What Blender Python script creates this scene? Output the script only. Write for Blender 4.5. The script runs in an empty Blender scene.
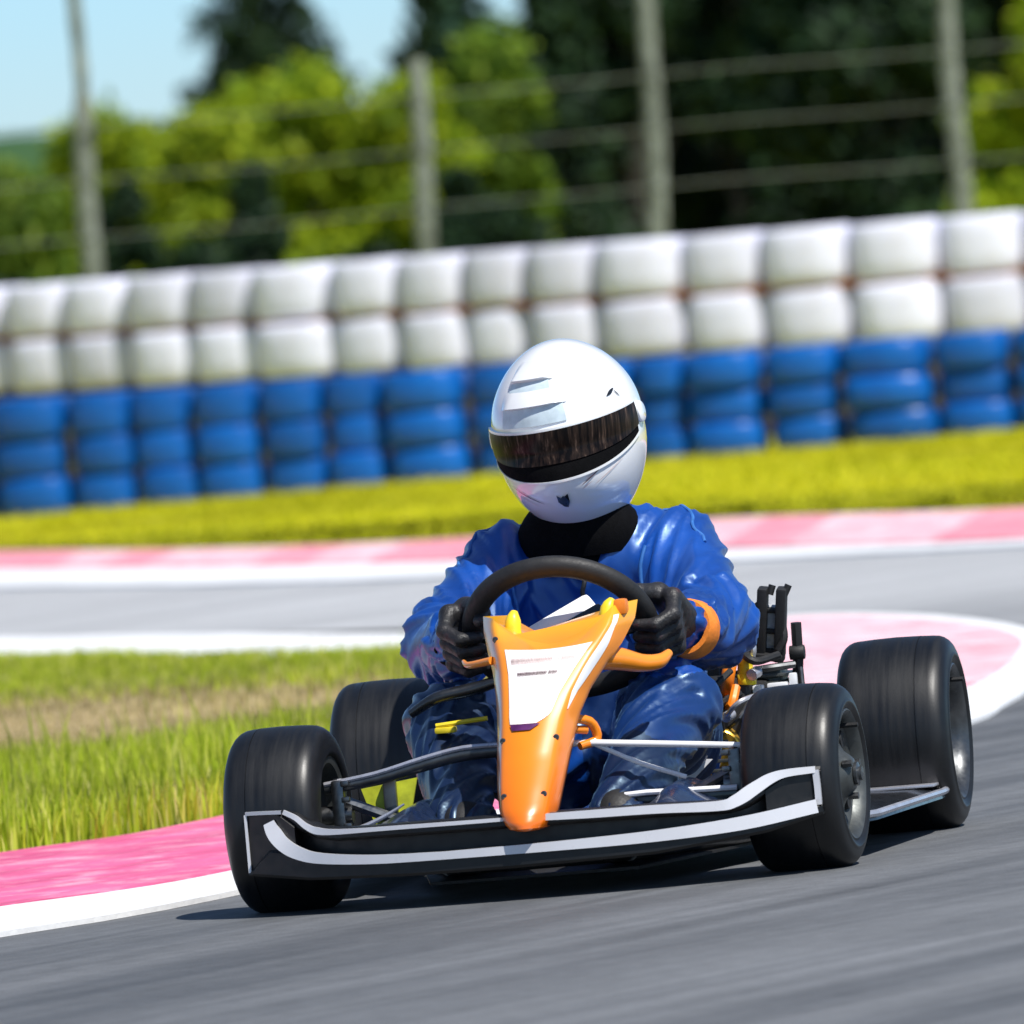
import bpy, bmesh, math, random
import numpy as np
from mathutils import Vector, Matrix, noise as mnoise
random.seed(7); RNG = np.random.default_rng(11)
scene = bpy.context.scene
COL = scene.collection
PI = math.pi
R = math.radians

# ------------------------------------------------------------------ helpers
def tag(o, label=None, cat=None, group=None, kind=None):
    if label: o['label'] = label
    if cat: o['category'] = cat
    if group: o['group'] = group
    if kind: o['kind'] = kind
    return o

def empty(name, loc=(0, 0, 0), rz=0):
    o = bpy.data.objects.new(name, None); COL.objects.link(o)
    o.location = loc; o.rotation_euler = (0, 0, rz); o.empty_display_size = .1
    return o

class MB:
    """collects vertices / faces (with material slots) and links them as one mesh object"""
    def __init__(s): s.v = []; s.f = []; s.m = []; s.uv = None
    def add(s, verts, faces, mi=0, M=None):
        b = len(s.v)
        for p in verts:
            p = Vector(p)
            if M is not None: p = M @ p
            s.v.append(tuple(p))
        for f in faces: s.f.append(tuple(i + b for i in f)); s.m.append(mi)
        return s
    def box(s, c, size, M=None, mi=0, bev=0.0, rot=None):
        bm = bmesh.new(); bmesh.ops.create_cube(bm, size=1)
        bmesh.ops.scale(bm, vec=size, verts=bm.verts)
        if bev > 0:
            bmesh.ops.bevel(bm, geom=bm.edges[:] , offset=bev, segments=2, affect='EDGES', profile=.6)
        T = Matrix.Translation(c)
        if rot is not None: T = T @ rot
        if M is not None: T = M @ T
        bmesh.ops.transform(bm, matrix=T, verts=bm.verts)
        bm.verts.index_update()
        s.add([v.co for v in bm.verts], [[v.index for v in f.verts] for f in bm.faces], mi); bm.free()
        return s
    def tube(s, pts, r, n=10, mi=0, M=None, caps=True, sub=0):
        pts = [Vector(p) for p in pts]
        if sub:
            out = []
            P = [pts[0] * 2 - pts[1]] + pts + [pts[-1] * 2 - pts[-2]]
            for i in range(1, len(P) - 2):
                for k in range(sub):
                    t = k / sub
                    a, b, c, d = P[i - 1], P[i], P[i + 1], P[i + 2]
                    out.append(.5 * ((2 * b) + (c - a) * t + (2 * a - 5 * b + 4 * c - d) * t * t + (3 * b - a - 3 * c + d) * t ** 3))
            out.append(pts[-1])
            if isinstance(r, (list, tuple)):
                k = len(r); r = [np.interp(i / (len(out) - 1) * (k - 1), range(k), r) for i in range(len(out))]
            pts = out
        rs = r if isinstance(r, (list, tuple)) else [r] * len(pts)
        V = []; F = []
        up = Vector((0, 0, 1)); prev = None
        for i, p in enumerate(pts):
            t = (pts[min(i + 1, len(pts) - 1)] - pts[max(i - 1, 0)]).normalized()
            if prev is None:
                a = t.orthogonal().normalized()
            else:
                a = (prev - t * prev.dot(t)).normalized()
            prev = a; b = t.cross(a)
            for k in range(n):
                q = 2 * PI * k / n
                V.append(p + (a * math.cos(q) + b * math.sin(q)) * rs[i])
        for i in range(len(pts) - 1):
            for k in range(n):
                F.append((i * n + k, i * n + (k + 1) % n, (i + 1) * n + (k + 1) % n, (i + 1) * n + k))
        if caps:
            F.append(tuple(range(n))[::-1]); F.append(tuple(range((len(pts) - 1) * n, len(pts) * n)))
        return s.add(V, F, mi, M)
    def lathe(s, prof, n=48, M=None, mi=0, axis='x', closed=False, sq=2.0):
        """prof: (along axis, radius)"""
        V = []; F = []
        for (a, r) in prof:
            for k in range(n):
                q = 2 * PI * k / n
                if axis == 'x': V.append((a, r * math.cos(q), r * math.sin(q)))
                elif axis == 'z':
                    g = (abs(math.cos(q)) ** sq + abs(math.sin(q)) ** sq) ** (-1 / sq)
                    V.append((r * g * math.cos(q), r * g * math.sin(q), a))
                else: V.append((r * math.cos(q), a, r * math.sin(q)))
        m = len(prof)
        for i in range(m if closed else m - 1):
            j = (i + 1) % m
            for k in range(n):
                F.append((i * n + k, i * n + (k + 1) % n, j * n + (k + 1) % n, j * n + k))
        return s.add(V, F, mi, M)
    def grid(s, rows, mi=0, closed_u=False, M=None):
        """rows: list of equal-length point rows"""
        n = len(rows[0]); V = [p for r in rows for p in r]; F = []
        for i in range(len(rows) - 1):
            for k in range(n if closed_u else n - 1):
                F.append((i * n + k, i * n + (k + 1) % n, (i + 1) * n + (k + 1) % n, (i + 1) * n + k))
        return s.add(V, F, mi, M)
    def build(s, name, mats, parent=None, smooth=40, fix=True):
        me = bpy.data.meshes.new(name); me.from_pydata(s.v, [], s.f)
        if not isinstance(mats, (list, tuple)): mats = [mats]
        for m in mats: me.materials.append(m)
        if len(mats) > 1: me.polygons.foreach_set('material_index', s.m)
        if fix:
            bm = bmesh.new(); bm.from_mesh(me); bmesh.ops.recalc_face_normals(bm, faces=bm.faces); bm.to_mesh(me); bm.free()
        if smooth:
            me.polygons.foreach_set('use_smooth', [True] * len(me.polygons))
            me.set_sharp_from_angle(angle=R(smooth))
        me.update()
        o = bpy.data.objects.new(name, me); COL.objects.link(o)
        if parent: o.parent = parent
        return o

def mesh_np(name, V, F, mat, smooth=False, parent=None):
    """fast mesh from numpy arrays; F is (n,3) or (n,4)"""
    me = bpy.data.meshes.new(name)
    k = F.shape[1]
    me.vertices.add(len(V)); me.vertices.foreach_set('co', V.astype(np.float32).ravel())
    me.loops.add(F.size); me.loops.foreach_set('vertex_index', F.astype(np.int32).ravel())
    me.polygons.add(len(F)); me.polygons.foreach_set('loop_start', np.arange(0, F.size, k, dtype=np.int32))
    me.polygons.foreach_set('loop_total', np.full(len(F), k, dtype=np.int32))
    me.update(calc_edges=True)
    for m in (mat if isinstance(mat, (list, tuple)) else [mat]): me.materials.append(m)
    if smooth: me.polygons.foreach_set('use_smooth', [True] * len(me.polygons))
    o = bpy.data.objects.new(name, me); COL.objects.link(o)
    if parent: o.parent = parent
    return o

# ------------------------------------------------------------------ materials
def nodes(name):
    m = bpy.data.materials.new(name); m.use_nodes = True
    nt = m.node_tree; b = nt.nodes['Principled BSDF']
    return m, nt, b
def N(nt, t, **kw):
    n = nt.nodes.new(t)
    for k, v in kw.items(): setattr(n, k, v)
    return n
def ramp(nt, fac, stops):
    r = N(nt, 'ShaderNodeValToRGB'); e = r.color_ramp.elements
    while len(e) < len(stops): e.new(.5)
    for i, (p, c) in enumerate(stops):
        e[i].position = p; e[i].color = (c[0], c[1], c[2], 1) if not isinstance(c, (int, float)) else (c, c, c, 1)
    nt.links.new(fac, r.inputs[0]); return r
def mixc(nt, fac, a, b, mode='MIX'):
    x = N(nt, 'ShaderNodeMix', data_type='RGBA', blend_type=mode)
    L = nt.links
    if isinstance(fac, (int, float)): x.inputs[0].default_value = fac
    else: L.new(fac, x.inputs[0])
    for i, v in ((6, a), (7, b)):
        if isinstance(v, tuple): x.inputs[i].default_value = (*v, 1)
        else: L.new(v, x.inputs[i])
    return x.outputs[2]
def coords(nt, scale=(1, 1, 1), rot=(0, 0, 0), kind='Object'):
    t = N(nt, 'ShaderNodeTexCoord'); m = N(nt, 'ShaderNodeMapping'); m2 = N(nt, 'ShaderNodeMapping')
    m.inputs['Rotation'].default_value = rot; m2.inputs['Scale'].default_value = scale
    nt.links.new(t.outputs[kind], m.inputs[0]); nt.links.new(m.outputs[0], m2.inputs[0]); return m2.outputs[0]
def noise(nt, vec, scale, detail=4, rough=.55):
    n = N(nt, 'ShaderNodeTexNoise'); n.inputs['Scale'].default_value = scale
    n.inputs['Detail'].default_value = detail; n.inputs['Roughness'].default_value = rough
    nt.links.new(vec, n.inputs['Vector']); return n.outputs['Fac']
def bump(nt, b, h, strength=.3, dist=.005):
    n = N(nt, 'ShaderNodeBump'); n.inputs['Strength'].default_value = strength; n.inputs['Distance'].default_value = dist
    nt.links.new(h, n.inputs['Height']); nt.links.new(n.outputs[0], b.inputs['Normal']); return n

def simple(name, col, rough=.5, metal=0, var=.25, scale=30, bmp=.0, coat=0, bscale=None, bdist=.002, tint=None):
    m, nt, b = nodes(name)
    v = coords(nt)
    f = noise(nt, v, scale)
    dark = tuple(c * (1 - var) for c in col); light = tint or tuple(min(1, c * (1 + var)) for c in col)
    r = ramp(nt, f, [(.3, dark), (.7, light)])
    nt.links.new(r.outputs[0], b.inputs['Base Color'])
    f2 = noise(nt, v, scale * 3.1)
    rr = ramp(nt, f2, [(.3, max(0, rough - .08)), (.7, min(1, rough + .1))])
    nt.links.new(rr.outputs[0], b.inputs['Roughness'])
    b.inputs['Metallic'].default_value = metal
    b.inputs['Coat Weight'].default_value = coat; b.inputs['Coat Roughness'].default_value = .08
    if bmp: bump(nt, b, noise(nt, v, bscale or scale * 4), bmp, bdist)
    return m

M = {}
M['wing_black'] = simple('wing_black', (.004, .004, .0045), .42, scale=20)
M['black_gloss'] = simple('black_gloss', (.010, .011, .013), .3, coat=.5, scale=20)
M['black_matte'] = simple('black_matte', (.012, .012, .013), .6, scale=60, bmp=.2)
M['black_cloth'] = simple('black_cloth', (.0035, .0035, .004), .9, scale=80, bmp=.4, bscale=500)
M['navy_gloss'] = simple('navy_gloss', (.008, .016, .045), .28, coat=.6, scale=14)
M['white_trim'] = simple('white_trim', (.82, .82, .84), .3, var=.06, scale=25, coat=.3)
M['wing_trim'] = simple('wing_trim', (.62, .62, .65), .3, var=.05, scale=9, coat=.3)
M['silver_trim'] = simple('silver_trim', (.55, .55, .60), .28, metal=.6, var=.15, scale=25)
M['steel'] = simple('steel', (.16, .163, .168), .35, metal=1, var=.2, scale=40)
M['dark_steel'] = simple('dark_steel', (.10, .105, .11), .35, metal=.8, var=.3, scale=40)
M['alloy'] = simple('alloy', (.085, .092, .09), .45, metal=.6, var=.25, scale=30, bmp=.1)
M['gold'] = simple('gold', (.80, .45, .06), .35, metal=.8, var=.3, scale=40)
M['yellow'] = simple('yellow', (.80, .62, .02), .4, var=.2, scale=40)
M['lime'] = simple('lime', (.55, .60, .03), .45, var=.25, scale=40)
M['orange_hose'] = simple('orange_hose', (.85, .22, .01), .4, var=.2, scale=50)
M['orange_cuff'] = simple('orange_cuff', (.80, .22, .02), .6, var=.2, scale=60, bmp=.3, bscale=300)
M['cyan'] = simple('cyan', (.03, .42, .70), .25, var=.3, scale=25, coat=.5)
M['white_paint'] = simple('white_paint', (.80, .81, .82), .14, var=.03, scale=6, coat=1)
M['vent_grey'] = simple('vent_grey', (.52, .62, .67), .4, var=.15, scale=50)
M['grey_core'] = simple('grey_core', (.50, .51, .52), .5, metal=.3, var=.35, scale=90, bmp=.5, bscale=200)
M['concrete'] = simple('concrete', (.30, .28, .26), .9, var=.3, scale=5, bmp=.4)
M['brown_board'] = simple('brown_board', (.34, .13, .055), .8, var=.45, scale=5, bmp=.3)
M['plinth'] = simple('plinth', (.06, .035, .025), .9, var=.4, scale=5, bmp=.3)
M['sticker'] = simple('sticker', (.84, .78, .76), .35, var=.05, scale=18, coat=.3)
M['purple'] = simple('purple', (.10, .02, .11), .35, var=.3, scale=30)
M['ink'] = simple('ink', (.10, .06, .07), .5, var=.3, scale=80)
M['ink_soft'] = simple('ink_soft', (.55, .42, .40), .5, var=.2, scale=200)

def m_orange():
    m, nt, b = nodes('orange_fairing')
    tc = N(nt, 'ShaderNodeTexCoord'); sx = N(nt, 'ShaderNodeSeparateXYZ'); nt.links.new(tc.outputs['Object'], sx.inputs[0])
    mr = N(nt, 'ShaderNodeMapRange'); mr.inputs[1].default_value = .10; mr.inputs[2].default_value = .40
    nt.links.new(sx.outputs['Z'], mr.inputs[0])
    r = ramp(nt, mr.outputs[0], [(0, (.90, .17, .004)), (.5, (.93, .27, .008)), (.86, (.93, .30, .03)), (1, (.93, .46, .015))])  # yellower towards the top: sunlight put into the base colour
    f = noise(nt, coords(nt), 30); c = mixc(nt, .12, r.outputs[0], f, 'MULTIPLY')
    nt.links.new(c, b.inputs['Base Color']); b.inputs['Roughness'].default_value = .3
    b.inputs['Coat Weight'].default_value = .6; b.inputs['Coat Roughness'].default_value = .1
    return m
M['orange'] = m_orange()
for q_ in ('black_cloth',): M[q_].node_tree.nodes['Principled BSDF'].inputs['Specular IOR Level'].default_value = .08

def m_rubber(name, tint=(.0038, .0041, .0048), rough=.44):
    m, nt, b = nodes(name)
    v = coords(nt, (1, 1, 1)); vs = coords(nt, (60, 4, 4))
    f = noise(nt, v, 45, 6, .7); g = noise(nt, vs, 1.6, 4)
    r = ramp(nt, f, [(.25, tuple(c * .7 for c in tint)), (.75, tuple(c * 1.7 for c in tint))])
    r2 = ramp(nt, g, [(.3, .85), (.7, 1.15)])
    nt.links.new(mixc(nt, 1, r.outputs[0], r2.outputs[0], 'MULTIPLY'), b.inputs['Base Color'])
    rr = ramp(nt, g, [(.3, rough - .1), (.7, rough + .12)]); nt.links.new(rr.outputs[0], b.inputs['Roughness'])
    bump(nt, b, noise(nt, v, 260, 5, .7), .14, .0008)
    return m
M['rubber'] = m_rubber('rubber')

def m_suit(name, c0, c1):
    m, nt, b = nodes(name)
    v = coords(nt)
    f = noise(nt, v, 7, 4)
    r = ramp(nt, f, [(.3, c0), (.72, c1)])
    nt.links.new(r.outputs[0], b.inputs['Base Color'])
    b.inputs['Roughness'].default_value = .40
    b.inputs['Coat Weight'].default_value = .12; b.inputs['Coat Roughness'].default_value = .3
    b.inputs['Sheen Weight'].default_value = .12; b.inputs['Sheen Roughness'].default_value = .35; b.inputs['Sheen Tint'].default_value = (.3, .6, 1, 1)
    b.inputs['Specular IOR Level'].default_value = 1.0
    b.inputs['Specular Tint'].default_value = (.55, .8, 1, 1)
    h1 = noise(nt, coords(nt, (2.2, .5, .8), (.6, .4, .9)), 15, 3, .5); h2 = noise(nt, v, 900, 2)
    ad = N(nt, 'ShaderNodeMath', operation='MULTIPLY_ADD'); nt.links.new(h2, ad.inputs[0]); ad.inputs[1].default_value = .02; nt.links.new(h1, ad.inputs[2])
    bump(nt, b, ad.outputs[0], .16, .006)
    return m
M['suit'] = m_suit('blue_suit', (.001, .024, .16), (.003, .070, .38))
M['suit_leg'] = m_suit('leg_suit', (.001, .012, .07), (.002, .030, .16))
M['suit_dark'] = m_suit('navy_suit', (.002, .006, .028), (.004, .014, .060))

def m_visor():
    m, nt, b = nodes('visor')
    v = coords(nt, (1, 1, .06)); f = noise(nt, v, 130, 3, .7)
    r = ramp(nt, f, [(.40, (.004, .003, .003)), (.58, (.025, .016, .012)), (.76, (.15, .10, .075))])  # brown streaks are reflections painted into the visor colour
    nt.links.new(r.outputs[0], b.inputs['Base Color']); b.inputs['Roughness'].default_value = .3
    b.inputs['Coat Weight'].default_value = .08; b.inputs['Coat Roughness'].default_value = .2; b.inputs['Specular IOR Level'].default_value = .08
    return m
M['visor'] = m_visor()

def m_tyre_paint(name, c_lo, c_hi, rough, coat=0, dirt=(.25, .18, .12), dirt_amt=.25):
    m, nt, b = nodes(name)
    v = coords(nt); g = N(nt, 'ShaderNodeObjectInfo')
    f = noise(nt, v, 7, 5)
    r = ramp(nt, f, [(.25, c_lo), (.75, c_hi)])
    hv = N(nt, 'ShaderNodeHueSaturation'); nt.links.new(r.outputs[0], hv.inputs['Color'])
    mr = N(nt, 'ShaderNodeMapRange'); mr.inputs[3].default_value = .82; mr.inputs[4].default_value = 1.12
    nt.links.new(g.outputs['Random'], mr.inputs[0]); nt.links.new(mr.outputs[0], hv.inputs['Value'])
    d = ramp(nt, noise(nt, v, 16, 6, .7), [(.52, 0.0), (.75, 1.0)])
    ml = N(nt, 'ShaderNodeMath', operation='MULTIPLY'); nt.links.new(d.outputs[0], ml.inputs[0]); ml.inputs[1].default_value = dirt_amt
    c = mixc(nt, ml.outputs[0], hv.outputs[0], dirt)
    nt.links.new(c, b.inputs['Base Color']); b.inputs['Roughness'].default_value = rough
    b.inputs['Coat Weight'].default_value = coat; b.inputs['Coat Roughness'].default_value = .2
    bump(nt, b, noise(nt, v, 40, 5), .3, .006)
    return m
M['blue_tyre'] = m_tyre_paint('blue_tyre', (.001, .055, .25), (.002, .130, .50), .34, .0, (.01, .03, .10), .35)
M['white_tyre'] = m_tyre_paint('white_tyre', (.66, .67, .80), (.79, .79, .92), .6, 0, (.48, .38, .33), .4)

def m_asphalt():
    m, nt, b = nodes('asphalt')
    v = coords(nt)
    fine = noise(nt, v, 260, 4, .75); mid = noise(nt, v, 22, 5, .65); big = noise(nt, v, 1.3, 4)
    st = noise(nt, coords(nt, (.16, 4.2, 1), (0, 0, -R(66))), 1.0, 4, .55)
    st2 = noise(nt, coords(nt, (.4, 15, 1), (0, 0, -R(62))), 1.0, 4, .6)
    c = ramp(nt, fine, [(.28, (.086, .091, .098)), (.5, (.130, .136, .145)), (.76, (.195, .202, .212))]).outputs[0]
    c = mixc(nt, 1, c, ramp(nt, mid, [(.3, .84), (.7, 1.12)]).outputs[0], 'MULTIPLY')
    c = mixc(nt, 1, c, ramp(nt, st, [(.36, .66), (.5, .94), (.66, 1.16)]).outputs[0], 'MULTIPLY')
    c = mixc(nt, 1, c, ramp(nt, st2, [(.3, .82), (.6, 1.08)]).outputs[0], 'MULTIPLY')
    c = mixc(nt, 1, c, ramp(nt, big, [(.3, .9), (.7, 1.12)]).outputs[0], 'MULTIPLY')
    # paler surface on the far leg of the bend
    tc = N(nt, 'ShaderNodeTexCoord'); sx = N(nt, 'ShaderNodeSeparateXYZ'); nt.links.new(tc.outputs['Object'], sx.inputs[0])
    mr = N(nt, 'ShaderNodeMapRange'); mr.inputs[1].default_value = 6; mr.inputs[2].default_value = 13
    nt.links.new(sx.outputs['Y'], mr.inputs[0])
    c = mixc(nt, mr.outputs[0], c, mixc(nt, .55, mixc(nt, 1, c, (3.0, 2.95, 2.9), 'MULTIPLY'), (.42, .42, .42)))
    nt.links.new(c, b.inputs['Base Color'])
    nt.links.new(ramp(nt, st, [(.3, .62), (.7, .88)]).outputs[0], b.inputs['Roughness'])
    b.inputs['Specular IOR Level'].default_value = .35
    bump(nt, b, fine, .5, .004)
    return m
M['asphalt'] = m_asphalt()

def m_paint(name, col, worn, amt_lo=.55, amt_hi=.8, ridge=None, rough=.6, rubber=.3):
    m, nt, b = nodes(name)
    v = coords(nt)
    f = noise(nt, coords(nt, (1, 1, 1)), 9, 8, .72)
    w = ramp(nt, f, [(amt_lo, 0.0), (amt_hi, 1.0)])
    g = noise(nt, v, 3, 4)
    base = ramp(nt, g, [(.25, tuple(c * .82 for c in col)), (.75, tuple(min(1, c * 1.1) for c in col))]).outputs[0]
    if ridge:
        s = noise(nt, coords(nt, ridge[0], (0, 0, ridge[1])), 1, 6, .65)
        base = mixc(nt, 1, base, ramp(nt, s, [(.32, ridge[2]), (.62, (1.06, 1.06, 1.06))]).outputs[0], 'MULTIPLY')
        bump(nt, b, s, .8, .02)
    else:
        bump(nt, b, noise(nt, v, 120, 4), .4, .003)
    c = mixc(nt, w.outputs[0], base, worn)
    rub = ramp(nt, noise(nt, coords(nt, (.35, 9, 1), (0, 0, -R(58))), 1, 5, .65), [(.54, 0.0), (.74, rubber)])
    nt.links.new(mixc(nt, rub.outputs[0], c, (.10, .10, .105)), b.inputs['Base Color'])
    b.inputs['Roughness'].default_value = rough
    return m
M['white_line'] = m_paint('white_line', (.80, .80, .80), (.50, .49, .48), .6, .9)
M['kerb_pink'] = m_paint('kerb_pink', (.82, .145, .31), (.88, .52, .60), .50, .78, ((9, 1.1, 1), R(24), (.66, .40, .54)))
M['kerb_pink_pale'] = m_paint('kerb_pink_pale', (.82, .36, .42), (.88, .74, .76), .40, .66, ((2.2, .7, 1), R(20), (.95, .55, .62)))
M['kerb_pink_far'] = m_paint('kerb_pink_far', (.80, .27, .34), (.85, .60, .62), .45, .8, ((5, .8, 1), R(25), (.9, .6, .65)))

def m_ground(name, stops, scale, fine=60):
    m, nt, b = nodes(name)
    v = coords(nt)
    c = ramp(nt, noise(nt, v, scale, 6, .6), stops).outputs[0]
    c = mixc(nt, 1, c, ramp(nt, noise(nt, v, fine, 5, .7), [(.3, .6), (.7, 1.3)]).outputs[0], 'MULTIPLY')
    nt.links.new(c, b.inputs['Base Color']); b.inputs['Roughness'].default_value = .95
    b.inputs['Specular IOR Level'].default_value = .1
    bump(nt, b, noise(nt, v, fine * 2, 4), .6, .02)
    return m
M['ground_grass'] = m_ground('ground_grass', [(.3, (.28, .30, .010)), (.55, (.42, .38, .012)), (.75, (.46, .38, .03))], .6, 25)
M['infield'] = m_ground('infield', [(.3, (.14, .17, .02)), (.6, (.24, .20, .07)), (.8, (.30, .23, .12))], 1.1, 60)
M['dirt'] = m_ground('dirt', [(.3, (.30, .22, .10)), (.7, (.44, .34, .19))], 2.5, 40)
M['hill'] = m_ground('hill', [(.3, (.035, .085, .03)), (.7, (.075, .15, .045))], .02, .15)

def m_leaf(name, stops, trans=.3, nscale=.8):
    m, nt, b = nodes(name)
    g = N(nt, 'ShaderNodeNewGeometry')
    c = ramp(nt, g.outputs['Random Per Island'], stops).outputs[0]
    c = mixc(nt, 1, c, ramp(nt, noise(nt, coords(nt), nscale, 4), [(.3, .62), (.7, 1.3)]).outputs[0], 'MULTIPLY')
    nt.links.new(c, b.inputs['Base Color']); b.inputs['Roughness'].default_value = .6
    b.inputs['Specular IOR Level'].default_value = .2
    t = N(nt, 'ShaderNodeBsdfTranslucent'); nt.links.new(c, t.inputs[0])
    mx = N(nt, 'ShaderNodeMixShader'); mx.inputs[0].default_value = trans
    nt.links.new(b.outputs[0], mx.inputs[1]); nt.links.new(t.outputs[0], mx.inputs[2])
    nt.links.new(mx.outputs[0], nt.nodes['Material Output'].inputs[0])
    return m
M['blade'] = m_leaf('grass_blade', [(0, (.28, .38, .015)), (.5, (.46, .55, .03)), (.85, (.62, .64, .09)), (1, (.78, .70, .26))], .35, 1.4)
M['blade_dry'] = m_leaf('dry_blade', [(0, (.30, .26, .08)), (.5, (.46, .37, .17)), (1, (.58, .48, .27))], .25)
M['blade_far'] = m_leaf('far_blade', [(0, (.46, .48, .010)), (.6, (.66, .63, .012)), (1, (.80, .72, .04))], .35, .55)
M['leaf_lime'] = m_leaf('leaf_lime', [(0, (.13, .23, .010)), (.5, (.30, .42, .014)), (1, (.52, .60, .025))], .35)
M['leaf_mid'] = m_leaf('leaf_mid', [(0, (.06, .12, .012)), (.6, (.13, .23, .018)), (1, (.26, .36, .03))], .3)
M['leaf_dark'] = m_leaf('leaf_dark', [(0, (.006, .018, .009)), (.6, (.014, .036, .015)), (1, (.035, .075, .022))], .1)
M['leaf_blue'] = m_leaf('leaf_blue', [(0, (.018, .05, .036)), (.6, (.04, .09, .055)), (1, (.08, .15, .08))], .15)
M['bark'] = simple('bark', (.022, .020, .016), .9, var=.5, scale=12, bmp=.6)
def m_post():
    m, nt, b = nodes('post_wood')
    v = coords(nt, (1, 1, .35)); f = noise(nt, v, 16, 6, .75)
    r = ramp(nt, f, [(.34, (.04, .045, .035)), (.5, (.16, .18, .15)), (.72, (.36, .39, .37))])
    nt.links.new(r.outputs[0], b.inputs['Base Color']); b.inputs['Roughness'].default_value = .85
    bump(nt, b, f, .6, .01); return m
M['post'] = m_post()
M['wire'] = simple('wire', (.17, .19, .17), .5, metal=.4, var=.2, scale=3)

# ------------------------------------------------------------------ world, sun, camera
SUN_EL, SUN_AZ = R(57), R(139)          # azimuth clockwise from +Y
w = bpy.data.worlds.new('World'); scene.world = w; w.use_nodes = True
nt = w.node_tree; bg = nt.nodes['Background']
sky = N(nt, 'ShaderNodeTexSky', sky_type='NISHITA'); sky.sun_disc = False
sky.sun_elevation = SUN_EL; sky.sun_rotation = SUN_AZ
sky.air_density = 1.0; sky.dust_density = .25; sky.ozone_density = 2.5; sky.altitude = 300
tcw = N(nt, 'ShaderNodeTexCoord'); sxw = N(nt, 'ShaderNodeSeparateXYZ'); nt.links.new(tcw.outputs['Generated'], sxw.inputs[0])
haze = ramp(nt, sxw.outputs['Z'], [(0.0, (.86, 1.10, 1.50)), (.022, (.70, 1.08, 1.62)), (.25, (1.0, 1.03, 1.06))])
nt.links.new(mixc(nt, 1, sky.outputs[0], haze.outputs[0], 'MULTIPLY'), bg.inputs[0]); bg.inputs[1].default_value = .100
sd = bpy.data.lights.new('sun', 'SUN'); sd.energy = 5.9; sd.angle = R(.5); sd.color = (1, .965, .91)
so = bpy.data.objects.new('sun', sd); COL.objects.link(so)
sdir = Vector((math.sin(SUN_AZ) * math.cos(SUN_EL), math.cos(SUN_AZ) * math.cos(SUN_EL), math.sin(SUN_EL)))
so.rotation_euler = sdir.to_track_quat('Z', 'Y').to_euler(); so.location = sdir * 30

CAM_D, CAM_H = 19.77, .913
pitch = -math.atan(262 / 13600); roll = R(5.03)
fwd = Vector((0, math.cos(pitch), math.sin(pitch))); up0 = Vector((0, -math.sin(pitch), math.cos(pitch))); r0 = Vector((1, 0, 0))
rt = r0 * math.cos(roll) - up0 * math.sin(roll); up = r0 * math.sin(roll) + up0 * math.cos(roll)
cd = bpy.data.cameras.new('camera'); cam = bpy.data.objects.new('camera', cd); COL.objects.link(cam)
cam.matrix_world = Matrix(((rt.x, up.x, -fwd.x, 0), (rt.y, up.y, -fwd.y, -CAM_D), (rt.z, up.z, -fwd.z, CAM_H), (0, 0, 0, 1)))
cd.sensor_width = 36; cd.lens = 13600 / 1024 * 36; cd.clip_start = .5; cd.clip_end = 8000
cd.dof.use_dof = True; cd.dof.focus_distance = 19.6; cd.dof.aperture_fstop = 12
scene.camera = cam
scene.view_settings.view_transform = 'Standard'; scene.view_settings.look = 'None'
scene.view_settings.exposure = 0
scene.cycles.max_bounces = 6; scene.cycles.transparent_max_bounces = 4
scene.cycles.use_denoising = True

# ------------------------------------------------------------------ setting: ground, track, kerbs
def catmull(P, sub=8):
    P = [np.array(p, float) for p in P]; Q = [2 * P[0] - P[1]] + P + [2 * P[-1] - P[-2]]; out = []
    for i in range(1, len(Q) - 2):
        a, b, c, d = Q[i - 1:i + 3]
        for k in range(sub):
            t = k / sub
            out.append(.5 * (2 * b + (c - a) * t + (2 * a - 5 * b + 4 * c - d) * t * t + (3 * b - a - 3 * c + d) * t ** 3))
    out.append(P[-1]); return out

def flat_poly(name, pts, z, mat):
    bm = bmesh.new(); vs = [bm.verts.new((p[0], p[1], z)) for p in pts]
    f = bm.faces.new(vs); bmesh.ops.triangulate(bm, faces=[f], ngon_method='EAR_CLIP')
    bmesh.ops.recalc_face_normals(bm, faces=bm.faces)
    if sum(f.normal.z for f in bm.faces) < 0: bmesh.ops.reverse_faces(bm, faces=bm.faces)
    me = bpy.data.meshes.new(name); bm.to_mesh(me); bm.free(); me.materials.append(mat)
    o = bpy.data.objects.new(name, me); COL.objects.link(o); o['kind'] = 'structure'; return o

def strip(name, A, B, za, zb, mat, n=60, thick=.02, rows=3):
    """band between polylines A and B, with a small real thickness at its edges"""
    def rs(P):
        P = np.array(catmull(P)); d = np.r_[0, np.cumsum(np.linalg.norm(np.diff(P, axis=0), axis=1))]
        t = np.linspace(0, d[-1], n); return np.c_[np.interp(t, d, P[:, 0]), np.interp(t, d, P[:, 1])]
    a, b = rs(A), rs(B); G = []
    for i in range(n):
        row = [(a[i][0], a[i][1], za - thick)]
        for k in range(rows + 1):
            t = k / rows; p = a[i] * (1 - t) + b[i] * t
            row.append((p[0], p[1], za * (1 - t) + zb * t))
        row.append((b[i][0], b[i][1], zb - thick)); G.append(row)
    mb = MB(); mb.grid(G); o = mb.build(name, mat, smooth=30); 
    me = o.data
    if sum(p.normal.z for p in me.polygons) < 0: me.flip_normals()
    o['kind'] = 'structure'; return o

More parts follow.
